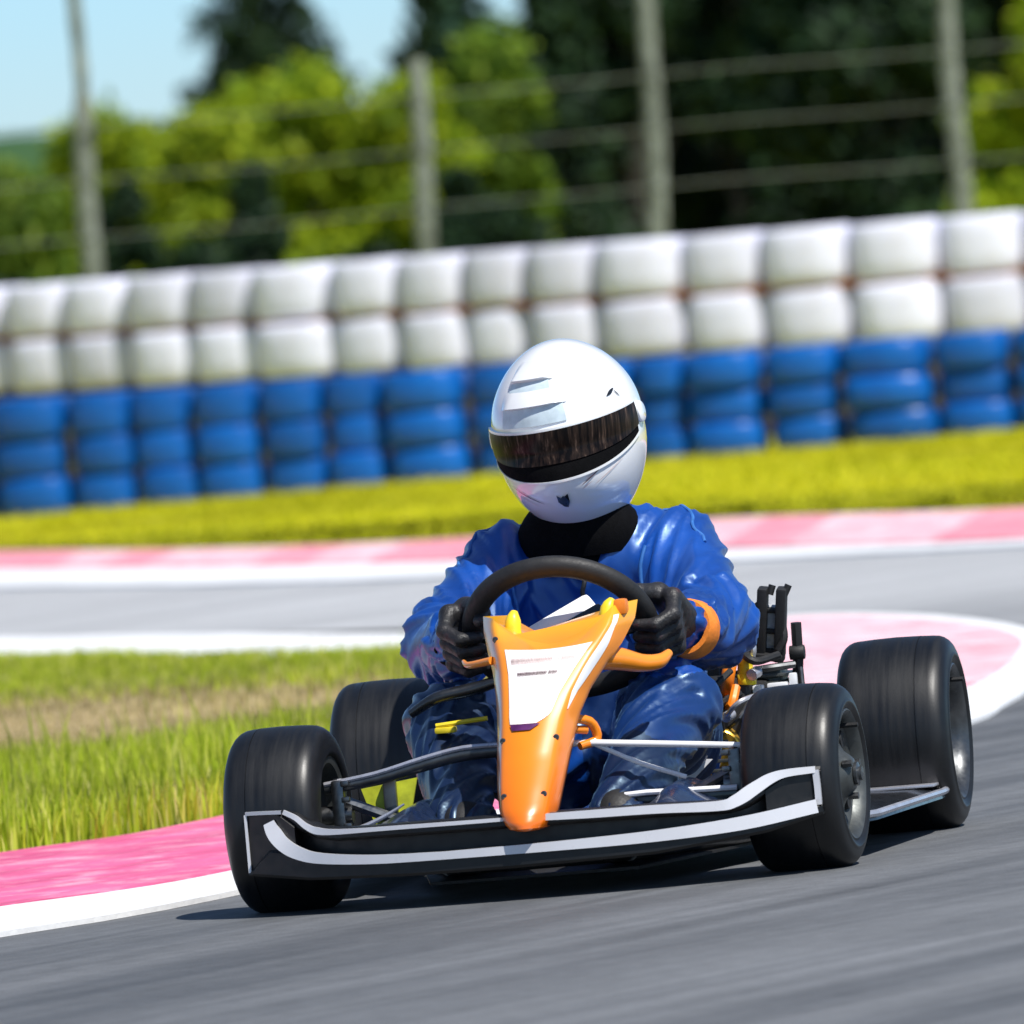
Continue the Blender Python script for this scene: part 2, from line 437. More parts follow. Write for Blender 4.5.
flat_poly('ground', [(-900, -300), (900, -300), (900, 2500), (-900, 2500)], 0, M['ground_grass'])
FAR_LINE = [(-9, 40), (-5, 31.5), (-2.6, 25.2), (-1.6, 22.35), (-.93, 20.3), (-.25, 18.7), (.57, 17.6), (1.35, 16.35), (2.6, 14.9), (5, 12.8), (9, 10)]
flat_poly('track', [(-14, -40), (14, -40), (14, 7)] + [tuple(p) for p in catmull(FAR_LINE[::-1], 4)] + [(-14, 46)], .004, M['asphalt'])
# inner edge of the white line round the infield (outer side touches the asphalt)
W_OUT = [(-5.2, -8.5), (-2.9, -4.3), (-1.6, -1.9), (-.78, -.51), (-.61, -.24), (-.46, .13), (-.20, .92), (.22, 2.2), (.58, 3.45), (.79, 4.34), (.86, 4.95), (.93, 5.6), (1.03, 7.0), (1.09, 8.4), (1.045, 9.65), (.935, 10.65), (.79, 11.35), (.6, 11.75), (.3, 12.0), (-.29, 13.1), (-.8, 14.6), (-1.35, 16.0), (-2.4, 18.8), (-4.2, 23), (-8, 32)]
W_IN = [(-5.25, -7.6), (-2.95, -3.45), (-1.62, -1.1), (-.81, .29), (-.63, .48), (-.48, .80), (-.24, 1.6), (.14, 2.95), (.52, 4.45), (.76, 5.5), (.84, 6.0), (.92, 6.7), (.98, 7.5), (1.03, 8.5), (1.0, 9.5), (.90, 10.4), (.78, 11.1), (.6, 11.5), (.3, 11.4), (-.28, 11.2), (-.76, 12.6), (-1.30, 14.2), (-2.35, 17.2), (-4.1, 21.5), (-7.9, 30.5)]
KERB_IN = [(-5.3, -5.5), (-3.0, -1.7), (-1.7, .55), (-.87, 2.0), (-.68, 2.25), (-.51, 2.75), (-.34, 3.4), (-.16, 4.4), (.0, 5.6), (.1, 6.8), (.16, 7.9), (.18, 9.0), (.17, 10.0), (.13, 10.9)]
infield = catmull(W_IN, 4)
flat_poly('infield', [tuple(p) for p in infield], .008, M['infield'])
strip('white_line', W_OUT, W_IN, .0125, .0125, M['white_line'], 220, .008)
# pink kerb: a low ramp rising towards the grass
strip('kerb', W_IN[:10], KERB_IN[:10], .014, .022, M['kerb_pink'], 120, .02, 5)
strip('kerb', W_IN[9:19], KERB_IN[9:14], .014, .022, M['kerb_pink_pale'], 60, .02, 5)
# far edge of the track: white line, then pink and white kerb blocks
FW = [(-9.4, 44), (-5.3, 34.5), (-2.7, 28), (-1.7, 25.0), (-1.0, 22.6), (-.25, 20.4), (.58, 18.8), (1.36, 16.9), (2.65, 15.3), (5.1, 13.2), (9.2, 10.4)]
strip('white_line', FAR_LINE, FW, .0125, .0125, M['white_line'], 90, .008)
FK = [(-9.7, 47), (-5.5, 37), (-2.8, 30), (-1.76, 26.9), (-1.02, 24.3), (-.26, 22.5), (.64, 21.9), (1.48, 19.8), (2.8, 18.2), (5.3, 16), (9.4, 13)]
fw = np.array(catmull(FW, 12)); fk = np.array(catmull(FK, 12))
bl = MB()
def far_block(i0, i1, mi):
    rows = []
    for i in range(i0, i1 + 1):
        sh = 2
        j = min(i + sh, len(fk) - 1)
        rows.append([(fw[i][0], fw[i][1], .004), (fw[i][0], fw[i][1], .02), (fk[j][0], fk[j][1], .035), (fk[j][0], fk[j][1], .004)])
    bl.grid(rows, mi)
seq = [(0, 36, 0)] + [(36 + 3 * q, 39 + 3 * q, (0, 1, 0, 1, 1, 0, 1, 0)[q % 8] if q < 9 else (0, 1, 1, 0, 1, 1)[q % 6]) for q in range(18)] + [(90, 118, 1)]
for a, b_, mi in seq: far_block(a, b_, mi)
o = bl.build('kerb', [M['kerb_pink_far'], M['kerb_pink_pale'], M['white_line']], smooth=30); o['kind'] = 'structure'
if sum(p.normal.z for p in o.data.polygons) < 0: o.data.flip_normals()

# grass -------------------------------------------------------------
def inside(P, poly):
    poly = np.array(poly); x, y = P[:, 0], P[:, 1]; c = np.zeros(len(P), bool); j = len(poly) - 1
    for i in range(len(poly)):
        xi, yi = poly[i]; xj, yj = poly[j]
        with np.errstate(divide='ignore', invalid='ignore'):
            c ^= ((yi > y) != (yj > y)) & (x < (xj - xi) * (y - yi) / (yj - yi) + xi)
        j = i
    return c
def blades(name, P, H, W, mat, lean=.35, z0=.008):
    n = len(P); a = RNG.uniform(0, 2 * PI, n); d = np.c_[np.cos(a), np.sin(a)]
    b = RNG.uniform(0, 2 * PI, n); ln = np.c_[np.cos(b), np.sin(b)] * (RNG.uniform(.1, 1, n) * lean * H)[:, None]
    V = np.zeros((n, 5, 3))
    V[:, 0, :2] = P - d * W[:, None]; V[:, 1, :2] = P + d * W[:, None]
    V[:, 2, :2] = P + d * W[:, None] * .7 + ln * .35; V[:, 3, :2] = P - d * W[:, None] * .7 + ln * .35
    V[:, 4, :2] = P + ln
    V[:, 2:4, 2] = (H * .6)[:, None]; V[:, 4, 2] = H; V[:, :, 2] += z0
    i = np.arange(n)[:, None] * 5
    F = np.concatenate([i + [0, 1, 2], i + [0, 2, 3], i + [3, 2, 4]])
    o = mesh_np(name, V.reshape(-1, 3), F, mat); o['kind'] = 'stuff'; return o
near_poly = [tuple(p) for p in catmull(KERB_IN, 6)] + [(-.28, 11.4), (-.76, 12.7), (-1.3, 14.3), (-2.35, 17.3), (-4.1, 21.6), (-6, 26)]
def vnoise(P, s, seed=0):
    return np.array([mnoise.noise(Vector((p[0] * s + seed, p[1] * s, seed * .37))) for p in P])
P = np.c_[RNG.uniform(-2.6, .2, 260000), RNG.uniform(-1.2, 17.5, 260000)]
P = P[inside(P, near_poly)]
dirt = np.exp(-(((P[:, 0] + 1.0) / .62) ** 2 + ((P[:, 1] - 8.2) / 2.3) ** 2)) + .55 * np.exp(-(((P[:, 0] + .2) / .4) ** 2 + ((P[:, 1] - 8.3) / 1.0) ** 2))
nz = vnoise(P, 1.6)
keep = RNG.uniform(0, 1, len(P)) > np.clip(dirt * 1.15 + nz * .3, 0, .93) * .8
P2 = P[keep]; dd = dirt[keep]; nn = vnoise(P2, 2.3, 5)
H = RNG.uniform(.035, .085, len(P2)) * (1 + .7 * nn) * np.clip(1 - .75 * dd, .25, 1)
tall = RNG.uniform(0, 1, len(P2)) > .965; H[tall] *= 1.75
H *= np.where(P2[:, 1] < 6, 1.12, .85)
H *= np.interp(P2[:, 1], [8.5, 10.8, 12.5], [1, .55, .33])
dry = (dd + RNG.uniform(-.3, .3, len(P2)) > .42)
o = blades('grass', P2[~dry], H[~dry], RNG.uniform(.0016, .0032, (~dry).sum()), M['blade'])
tag(o, 'tall yellow green grass growing on the infield beside the pink kerb', 'grass')
o = blades('dry_grass', P2[dry], H[dry] * .8, RNG.uniform(.002, .004, dry.sum()), M['blade_dry'])
tag(o, 'short dry straw coloured grass round the bare patch of the infield', 'grass')
pts = [(-1.0 + .66 * math.cos(t) * (1 + .2 * math.sin(3 * t)), 8.4 + 2.3 * math.sin(t) * (1 + .15 * math.cos(2 * t))) for t in np.linspace(0, 2 * PI, 40)[:-1]]
flat_poly('dirt_patch', pts, .012, M['dirt'])
P = np.c_[RNG.uniform(-4.2, 4.2, 190000), RNG.uniform(16, 42, 190000)]
far_poly = [tuple(p) for p in fk] + [(10, 60), (-12, 60)]
P = P[inside(P, far_poly)]
nn = vnoise(P, 1.1, 3)
kp = RNG.uniform(0, 1, len(P)) < np.clip(.75 + 1.4 * nn, .12, 1); P = P[kp]; nn = nn[kp]
o = blades('grass', P, RNG.uniform(.010, .025, len(P)) * (1 + .5 * nn), RNG.uniform(.004, .008, len(P)), M['blade_far'], .8, .002)
tag(o, 'bright mown grass strip in front of the blue tyre wall', 'grass')

# ------------------------------------------------------------------ tyre walls
ORD = ['first', 'second', 'third', 'fourth', 'fifth', 'sixth', 'seventh', 'eighth', 'ninth', 'tenth', 'eleventh', 'twelfth', 'thirteenth', 'fourteenth', 'fifteenth', 'sixteenth', 'seventeenth']
def tyre_mesh(r, h, bulge, n=40):
    p = [(0, r * .5), (0, r * .80)]
    for k in range(9):
        t = -PI / 2 + PI * k / 8
        p.append((h / 2 + math.sin(t) * h * .5 * .98, r * (1 - bulge) + math.cos(t) ** .6 * r * bulge if math.cos(t) > 1e-6 else r * (1 - bulge)))
    p += [(h, r * .80), (h, r * .5), (h * .8, r * .46), (h * .2, r * .46)]
    return MB().lathe(p, n, axis='z', closed=True, sq=2.9)
def blue_wall(xs, yf, heights, wall, group, wz=-.2):
    """xs are the visible edges of the stacks"""
    nst = len(xs) - 1
    for i in range(nst):
        x = (xs[i] + xs[i + 1]) / 2; r = (xs[i + 1] - xs[i]) / 2 * 1.01
        H = heights(x); z = .0
        for k, lv in enumerate(('bottom', 'middle', 'top')):
            h = H / 3 * (1.06 if k == 2 else .97)
            o = tyre_mesh(r, h, .16).build('blue_tyre', M['blue_tyre'])
            o.location = (x + random.uniform(-.012, .012), yf(x) + random.uniform(-.02, .02), z); o.rotation_euler = (random.uniform(-.015, .015), random.uniform(-.025, .025), wz + random.uniform(-.06, .06))
            z += h + .001
            pos = 'leftmost' if i == 0 else ('rightmost' if i == nst - 1 else ORD[i])
            which = f'in the {pos} stack' + ('' if pos.endswith('most') else ' from the left') + f', {wall}'
            tag(o, f'{lv} blue tyre {which}', 'tyre', group)
blue_wall([-2.52, -2.22, -1.93 - .14, -1.76, -1.5, -1.24, -.97, -.71, -.46, -.12, .16], lambda x: 35.25 - .25 * x, lambda x: .45 - .016 * x, 'wall left of the driver', 'blue tyres stacked left of the driver')
blue_wall([.34, .54, .76, 1.08, 1.39, 1.77, 2.08, 2.42], lambda x: 35.75 - .25 * x, lambda x: .425 - .005 * x, 'wall right of the helmet', 'blue tyres stacked right of the driver')
WB = [-2.68, -2.40, -2.11, -1.84, -1.56, -1.28, -1.0, -.66, -.37, -.09, .18, .48, .85, 1.19, 1.56, 1.94, 2.30, 2.68]
wy = lambda x: 39.5 - .45 * x + .09 * x * x
def zbase(x): return .475 - .024 * (x + 2.2)
def white_mesh(r, h, flare):
    p = [(0, r * .4), (0, r * .86), (h * .03, r * .935), (h * .08, r * .965), (h * .35, r * (1 - flare * .3)), (h * .65, r), (h * .92, r), (h * .97, r * .975), (h, r * .93), (h, r * .40), (h * .8, r * .36), (h * .2, r * .36)]
    return MB().lathe(p, 48, axis='z', closed=True, sq=2.7)
for i in range(len(WB) - 1):
    x = (WB[i] + WB[i + 1]) / 2; sl = math.cos(math.atan(-.45 + .18 * x)); r = (WB[i + 1] - WB[i]) / 2 * 1.035 / max(.82, sl)
    zb = zbase(x); pt = .246 + .005 * (x + 2.2)
    for k, lv in enumerate(('lower', 'upper')):
        o = white_mesh(r, pt - .024, .03).build('white_tyre', M['white_tyre'])
        o.location = (x, wy(x) + random.uniform(-.015, .015), zb + k * pt); o.rotation_euler = (random.uniform(-.012, .012), random.uniform(-.015, .015), math.atan(-.45 + .18 * x) * .8 + random.uniform(-.05, .05))
        pos = 'leftmost' if i == 0 else ('rightmost' if i == len(WB) - 2 else ORD[i])
        tag(o, f'{lv} white tyre in the {pos} column' + ('' if pos.endswith('most') else ' from the left') + ' behind the blue wall', 'tyre', 'white tyres on the upper barrier')
def along(name, z0, z1, d, mat):
    g = []
    for x in np.linspace(-2.8, 2.8, 50):
        y = wy(x); zq = zbase(x) + .2225 + .005 * (x + 2.2); g.append([(x, y - d, zq + z0), (x, y - d, zq + z1), (x, y + d, zq + z1), (x, y + d, zq + z0), (x, y - d, zq + z0)])
    return MB().grid(g).build(name, mat, smooth=30)
o = along('batten', .0, .022, .142, M['brown_board']); tag(o, 'long rust brown batten between the two rows of white tyres', 'batten')
g = []
for x in np.linspace(-2.9, 2.9, 50):
    y = wy(x); z = zbase(x) - .002; g.append([(x, y - .16, -.05), (x, y - .16, z), (x, y + .16, z), (x, y + .16, -.05)])
o = MB().grid(g).build('barrier_wall', M['plinth'], smooth=30); tag(o, 'low dark brown barrier wall carrying the white tyres', 'wall')

# ------------------------------------------------------------------ fence
f = empty('wire_fence', (0, 52.2, 0)); tag(f, 'tall fence of weathered grey posts and three thin wires behind the tyre walls', 'fence')
PX = [(-3.95, -3.98, 2.3, 'w'), (-2.12, -2.06, 2.75, 'l'), (-.335, -.30, 1.98, 'm'), (.86, .97, 2.6, 'w'), (2.50, 2.53, 2.6, 'w'), (4.1, 4.12, 2.5, 'w')]
for xb, xt, h, k in PX:
    pts = []; rs = []
    for t in np.linspace(0, 1, 26):
        z = h * t - .02
        pts.append((xb + (xt - xb) * t + .008 * math.sin(z * 5 + xb) , .0 + .01 * math.sin(z * 4), z))
        rad = .060 - .012 * t
        if k == 'l' and z > 1.85: rad = .036
        rs.append(rad * (1 + .07 * math.sin(z * 31 + xb * 3)))
    MB().tube(pts, rs, 14).build('post', M['post'], f)
for z in (1.17, 1.475, 1.76):
    pts = []
    for x in np.linspace(-4.3, 4.5, 60):
        pts.append((x, -.068, z - .008 * math.sin((x + .3) * 1.9) ** 2 + .008 * math.sin(x * 1.3)))
    MB().tube(pts, .0045, 6).build('wire', M['wire'], f)

# ------------------------------------------------------------------ trees
def leaves(C, Rr, n, size, squash=(1, 1, 1)):
    """leaf quads in clumps: C (k,3) clump centres, Rr (k,) radii"""
    k = len(C); idx = RNG.choice(k, n, p=(Rr ** 2) / (Rr ** 2).sum())
    d = RNG.normal(size=(n, 3)); d /= np.linalg.norm(d, axis=1)[:, None]
    rad = RNG.uniform(.35, 1, n) ** .5 * (1 + .18 * RNG.normal(size=n))
    c = C[idx] + d * (Rr[idx] * rad)[:, None] * np.array(squash)
    u = RNG.normal(size=(n, 3)); u += d * .1; u /= np.linalg.norm(u, axis=1)[:, None]
    nn = d + RNG.normal(size=(n, 3)) * .7; v = np.cross(nn, u); v /= np.linalg.norm(v, axis=1)[:, None] + 1e-9
    s = RNG.uniform(.6, 1.3, n) * size
    V = np.stack([c - u * s[:, None], c + v * s[:, None] * .5, c + u * s[:, None], c - v * s[:, None] * .5], 1)
    V[:, :, 2] = np.maximum(V[:, :, 2], .01)
    return V.reshape(-1, 3), np.arange(n * 4).reshape(n, 4)
def bushy(name, x, y, h, rx, mat, n, size, label, cat, group, trunk=True, low=.12, ry=None):
    root = empty(name, (x, y, 0)); tag(root, label, cat, group)
    k = 26
    a = RNG.uniform(0, 2 * PI, k); t = RNG.uniform(low, .97, k)
    prof = np.sin(np.clip(t * .86 + .14, 0, 1) * PI) ** .55
    q = RNG.uniform(.2, 1, k) ** .6
    C = np.c_[np.cos(a) * rx * q * prof * .78, np.sin(a) * (ry or rx) * q * prof * .78, t * h * .93]
    Rr = rx * RNG.uniform(.24, .46, k)
    C[:, 2] = np.minimum(C[:, 2], h - Rr * .8)
    V, F = leaves(C, Rr, n, size)
    mesh_np('crown', V, F, mat, parent=root)
    mb = MB(); tr = max(.03, h * .018)
    mb.tube([(0, 0, -.05), (.02, 0, h * .3), (-.03, .02, h * .6), (0, 0, h * .85)], [tr * 1.5, tr, tr * .7, tr * .25], 8, sub=4)
    for i in range(0, k, 3):
        z0 = C[i][2] * .55
        mb.tube([(0, 0, z0), tuple(C[i] * np.array([.5, .5, .85])), tuple(C[i])], [tr * .5, tr * .3, tr * .12], 5)
    mb.build('trunk', M['bark'], root)
    return root
def conifer(x, y, h, rx, mat, n, size, label, group, name='conifer_tree', low=.08):
    root = empty(name, (x, y, 0)); tag(root, label, 'tree', group)
    C = []; Rr = []; mb = MB(); tr = h * .016
    mb.tube([(0, 0, -.05), (0, 0, h * .5), (0, 0, h * .98)], [tr * 1.3, tr * .8, tr * .12], 8)
    z = low * h
    while z < h * .97:
        f = 1 - z / h; L = rx * (f ** .8) * 1.05 + .03
        nb = 7 if f > .4 else 5
        a0 = random.uniform(0, 6)
        for b in range(nb):
            a = a0 + 2 * PI * b / nb + random.uniform(-.25, .25); l = L * random.uniform(.7, 1.12)
            mb.tube([(0, 0, z), (math.cos(a) * l * .6, math.sin(a) * l * .6, z - l * .05), (math.cos(a) * l, math.sin(a) * l, z - l * .22)], [tr * .35, tr * .2, tr * .08], 4)
            for s in (.3, .55, .8, 1.0):
                C.append((math.cos(a) * l * s, math.sin(a) * l * s, z - l * .2 * s * s)); Rr.append(l * (.19 + .14 * (1 - abs(s - .6))))
        z += h * .030 * random.uniform(.8, 1.2)
    V, F = leaves(np.array(C), np.array(Rr), n, size, (1, 1, .55))
    mesh_np('crown', V, F, mat, parent=root); mb.build('trunk', M['bark'], root)
    return root
Y0 = 77
BU = [(-4.6, 79, 2.25, .75, 'lime'), (-3.5, 78, 1.75, .62, 'mid'), (-2.75, 79, 2.2, .7, 'lime'), (-1.95, 77.5, 2.3, .62, 'lime'), (-1.2, 78.5, 2.38, .62, 'lime'), (-.55, 77, 2.30, .55, 'lime'),
      (.12, 78, 2.60, .52, 'mid'), (4.05, 77, 2.5, .62, 'lime'), (5.4, 79, 2.4, .8, 'lime')]
LBL = ['yellow green bush at the far left edge under the hill', 'low mid green bush left of the leftmost visible fence post', 'yellow green bush just right of the leftmost visible fence post', 'yellow green bush below the lone conifer', 'tallest yellow green bush right of the lone conifer', 'yellow green bush behind the fence post left of the helmet',
       'loose mid green bush against the dark forest edge', 'bright yellow green bush at the right edge before the dark trees', 'yellow green bush beyond the right edge of the forest front']
BU += [(-3.9, 81.5, 2.0, .8, 'lime'), (-2.35, 81, 2.15, .7, 'lime'), (-1.55, 81.5, 2.25, .7, 'lime'), (-.85, 80.5, 2.3, .62, 'lime')]
LBL += ['yellow green bush in the back row at the left edge', 'yellow green bush in the back row beside the leftmost visible post', 'yellow green bush in the back row under the conifer', 'yellow green bush in the back row left of the middle fence post']
for (x, y, h, rx, k), lb in zip(BU, LBL):
    bushy('bush', x, y, h, rx * 1.08, M['leaf_' + k], 9000, .055, lb, 'bush', 'bushes behind the fence')
# undergrowth below the bushes, their shade put into its dark leaf colour
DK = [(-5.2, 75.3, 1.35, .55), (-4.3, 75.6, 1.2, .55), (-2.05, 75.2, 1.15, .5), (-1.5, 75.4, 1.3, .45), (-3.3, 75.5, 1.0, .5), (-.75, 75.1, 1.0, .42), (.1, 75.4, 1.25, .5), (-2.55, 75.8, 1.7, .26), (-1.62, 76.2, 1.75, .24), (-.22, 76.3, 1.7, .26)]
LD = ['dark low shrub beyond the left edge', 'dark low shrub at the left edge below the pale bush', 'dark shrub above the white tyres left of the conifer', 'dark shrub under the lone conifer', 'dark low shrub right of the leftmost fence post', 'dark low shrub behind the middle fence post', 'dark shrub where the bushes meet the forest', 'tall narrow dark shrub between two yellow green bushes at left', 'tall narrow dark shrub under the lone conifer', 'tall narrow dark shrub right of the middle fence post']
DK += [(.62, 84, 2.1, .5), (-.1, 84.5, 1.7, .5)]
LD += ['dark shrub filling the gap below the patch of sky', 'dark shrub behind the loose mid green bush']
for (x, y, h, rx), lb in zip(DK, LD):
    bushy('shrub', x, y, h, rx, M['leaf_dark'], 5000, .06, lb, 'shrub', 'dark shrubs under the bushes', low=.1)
TR = [(-.05, 92, 3.9, .62, 'blue', 'c'), (1.22, 90, 5.6, .88, 'dark', 'b'), (2.0, 92, 6.0, 1.1, 'dark', 'b'), (3.1, 90, 6.2, 1.15, 'dark', 'b'), (4.3, 92, 6.0, 1.15, 'dark', 'b'), (5.5, 90, 5.6, 1.2, 'dark', 'b'),
      (1.75, 97, 6.5, 1.2, 'dark', 'c'), (2.7, 98, 7.0, 1.4, 'dark', 'c'), (4.0, 98, 6.8, 1.4, 'dark', 'c'), (6.9, 94, 6.0, 1.5, 'dark', 'b')]
LT = ['slim bluish conifer at the left end of the dark forest', 'dark leafy tree forming the left end of the forest', 'dark leafy tree behind the post above the helmet', 'dark leafy tree in the middle of the forest', 'dark leafy tree behind the rightmost post', 'dark leafy tree at the right edge of the photo',
      'tall dark conifer deep in the forest above the helmet', 'tall dark conifer deep in the middle of the forest', 'tall dark conifer deep in the forest at right', 'dark leafy tree beyond the right edge']
for (x, y, h, rx, k, t), lb in zip(TR, LT):
    if t == 'b': bushy('tree', x, y, h, rx, M['leaf_' + k], 16000, .075, lb, 'tree', 'trees of the dark forest', low=.04)
    else: conifer(x, y, h, rx, M['leaf_' + k], 14000, .07, lb, 'trees of the dark forest')
conifer(-3.4, 205, 7.8, 2.15, M['leaf_dark'], 34000, .11, 'lone dark bluish conifer standing against the pale sky', None)
bushy('tree', -2.3, 160, 3.4, 1.6, M['leaf_mid'], 12000, .1, 'rounded mid green tree in front of the lone conifer', 'tree', None)
bushy('tree', -.25, 128, 4.4, .75, M['leaf_dark'], 9000, .09, 'dark leafy tree far back with sky showing beside the forest edge', 'tree', None)
# distant hills
for nm, yy, base, amp, sd in (('hill', 900, 11.5, 2.5, 2.0), ('hill', 640, 5.5, 2.2, 7.0)):
    rows = []
    for j in range(9):
        t = j / 8; row = []
        for x in np.linspace(-400, 400, 90):
            hgt = base + amp * mnoise.noise(Vector((x * .018, sd, 0))) + .5 * mnoise.noise(Vector((x * .15, sd, j)))
            row.append((x, yy + (t - 1) * 120, hgt * math.sin(t * PI / 2) - .5))
        rows.append(row)
    o = MB().grid(rows).build(nm, M['hill'], smooth=60); o['kind'] = 'structure'
    if sum(p.normal.z for p in o.data.polygons) < 0: o.data.flip_normals()

# ------------------------------------------------------------------ the kart
KX, KYAW = .089, R(9.74)
kart = empty('racing_kart', (KX, 0, 0), -KYAW)
tag(kart, 'low open racing kart with orange nose fairing, black front wing and four wide slick tyres', 'kart')

def wheel(Rr, W, rim_r, deep, side, x, y, steer=0):
    """side: +1 when the outer face looks to +X"""
    h = W / 2; s = side
    def P(p): return [(a * s, r) for a, r in p]
    rim = MB()
    prof = [(h - .012, rim_r + .004), (h - .004, rim_r + .006), (h - .001, rim_r + .001), (h - .006, rim_r - .006), (h - .018, rim_r - .010)]
    if deep: prof += [(h - .085, rim_r - .018), (h - .10, rim_r - .03), (h - .102, .03), (h - .08, .026), (h - .078, .0005)]
    else: prof += [(h - .020, rim_r - .016), (h - .026, rim_r - .022), (h - .021, rim_r - .040), (h - .012, .034), (h - .004, .028), (h + .002, .022), (h + .004, .0005)]
    rim.lathe(P(prof), 48)
    # back of the rim
    rim.lathe(P([(-h + .012, rim_r + .004), (-h + .003, rim_r + .005), (-h + .006, rim_r - .006), (-h + .03, rim_r - .012), (-h + .05, .03), (-h + .04, .0005)]), 48)
    o = rim.build('wheel', M['alloy'] if not deep else M['dark_steel'], kart)
    o.location = (x, y, Rr); o.rotation_euler = (random.uniform(0, 6), 0, 0)
    o.rotation_mode = 'ZYX' if False else 'XYZ'
    o.rotation_euler = (0, 0, -steer)
    sh = .026; sv = (Rr - rim_r) * .52; sw_ = Rr - .002 - sv
    pr = [(-h + .010, rim_r), (-h + .002, rim_r + .004), (-h - .001, (rim_r + sw_) / 2)]
    for k in range(7):
        t = k / 6 * PI / 2; pr.append((-h + sh - sh * math.cos(t), sw_ + sv * math.sin(t)))
    pr += [(-h * .5, Rr - .0012), (-h * .40, Rr - .0008), (0, Rr), (h * .40, Rr - .0008), (h * .44, Rr - .0008), (h * .445, Rr - .0022), (h * .455, Rr - .0022), (h * .46, Rr - .001)]
    for k in range(6, -1, -1):
        t = k / 6 * PI / 2; pr.append((h - sh + sh * math.cos(t), sw_ + sv * math.sin(t)))
    pr += [(h + .0012, sw_ - .003), (h + .0022, sw_ - .0045), (h + .0022, sw_ - .0075), (h + .0008, sw_ - .009), (h - .001, rim_r + .005), (h - .010, rim_r)]
    MB().lathe(P(pr), 72).build('tyre', M['rubber'], o, smooth=50)
    hub = MB()
    q = h - (.078 if deep else -.004)
    hub.lathe(P([(q, .017), (q + .004, .017), (q + .006, .010), (q + .010, .010), (q + .011, .0005)]), 12)
    hub.build('hub', M['dark_steel'], o)
    for k in range(5 if deep else 3):
        a = 2 * PI * k / (5 if deep else 3) + .5; rr = .031
        MB().lathe(P([(q - .012, .0055), (q + .002, .0055), (q + .002, .0005)]), 6, Matrix.Translation((0, math.cos(a) * rr, math.sin(a) * rr))).build('bolt', M['steel'], o)
    a = 1.1; rr = rim_r - .014
    MB().tube([(s * (h - .03), rr * math.cos(a), rr * math.sin(a)), (s * (h + .006), rr * math.cos(a), rr * math.sin(a))], .0035, 8).build('valve', M['black_matte'], o)
    if not deep:
        for k in range(4):
            a = 2 * PI * k / 4 + .9
            MB().lathe(P([(h - .024, .013), (h - .0190, .012), (h - .0192, .0005)]), 14, Matrix.Translation((0, .062 * math.cos(a), .062 * math.sin(a)))).build('rim_hole', M['black_matte'], o)
    return o
wheel(.133, .138, .082, False, -1, -.361, -.513, R(3))
wheel(.133, .138, .090, False, 1, .383, -.513, R(3.5))
wheel(.1455, .168, .085, True, -1, -.366, .42)
wheel(.1455, .165, .098, True, 1, .396, .42)

# front wing ---------------------------------------------------------
WC, WH = .014, .412
def wyy(x, off=0): return -.765 + off + .11 * (abs(x - WC) / WH) ** 2.2
def prism(mb, top, bot, off, depth, mi=0, n=90, rise=0):
    xs = np.linspace(max(top[0][0], bot[0][0]), min(top[-1][0], bot[-1][0]), n)
    zt = np.interp(xs, [p[0] for p in top], [p[1] for p in top]); zb = np.interp(xs, [p[0] for p in bot], [p[1] for p in bot])
    rows = []
    for x, a, b in zip(xs, zt, zb):
        y = wyy(x, off); r = min(.004, (a - b) * .3)
        rows.append([(x, y + r, b), (x, y, b + r), (x, y, a - r), (x, y + r, a), (x, y + depth, a + rise), (x, y + depth, b + rise)])
    mb.grid(rows, mi, closed_u=True)
    k = len(mb.v); m = 6
    mb.f.append(tuple(range(k - m, k))); mb.m.append(mi)
    st = k - m * n; mb.f.append(tuple(range(st, st + m))); mb.m.append(mi)
wing = MB()
TOP = [(-.398, .153), (-.345, .153), (-.325, .148), (-.306, .136), (-.288, .126), (-.26, .122), (0, .124), (.2, .121), (.295, .117), (.322, .122), (.35, .136), (.372, .149), (.395, .153), (.426, .153)]
BOT = [(-.398, .064), (-.30, .053), (-.15, .050), (0, .050), (.2, .053), (.35, .068), (.426, .086)]
LIP = [(-.398, .067), (-.36, .10), (-.34, .096), (-.30, .084), (-.25, .080), (0, .082), (.2, .084), (.32, .089), (.426, .102)]
FLAP = [(-.398, .135), (-.345, .135), (-.306, .120), (-.288, .110), (-.26, .106), (0, .106), (.2, .104), (.295, .100), (.322, .104), (.35, .118), (.372, .132), (.395, .136), (.426, .136)]
prism(wing, TOP, BOT, .028, .05)                       # recessed dark body
prism(wing, LIP, BOT, -.006, .10)                      # lower blade
prism(wing, TOP, FLAP, .004, .09, rise=-.006)           # upper flap
EL = [(-.400, .153), (-.338, .153), (-.325, .14), (-.31, .118)]; 
prism(wing, [(-.398, .152), (-.345, .152), (-.32, .132)], [(-.398, .065), (-.345, .060), (-.32, .057)], -.002, .14)
prism(wing, [(.352, .130), (.385, .149), (.426, .150)], [(.352, .076), (.385, .084), (.426, .090)], .002, .14)
wo = wing.build('front_wing', M['wing_black'], kart, smooth=35)
def stripe(pts, wd, off, mat, name='stripe', sub=6, side_pts=None):
    P = catmull(pts, sub); k = len(P); mb = MB(); rows = []
    wds = wd if isinstance(wd, (list, tuple)) else [wd, wd]
    for i, p in enumerate(P):
        t = P[min(i + 1, k - 1)] - P[max(i - 1, 0)]; t = t / np.linalg.norm(t); n = np.array([-t[1], t[0]])
        w_ = np.interp(i / (k - 1), np.linspace(0, 1, len(wds)), wds) / 2
        a = p + n * w_; b = p - n * w_; y = wyy(p[0], off)
        rows.append([(a[0], y + .008, a[1]), (a[0], y, a[1]), (b[0], y, b[1]), (b[0], y + .008, b[1])])
    mb.grid(rows); return mb.build(name, mat, wo, smooth=35)
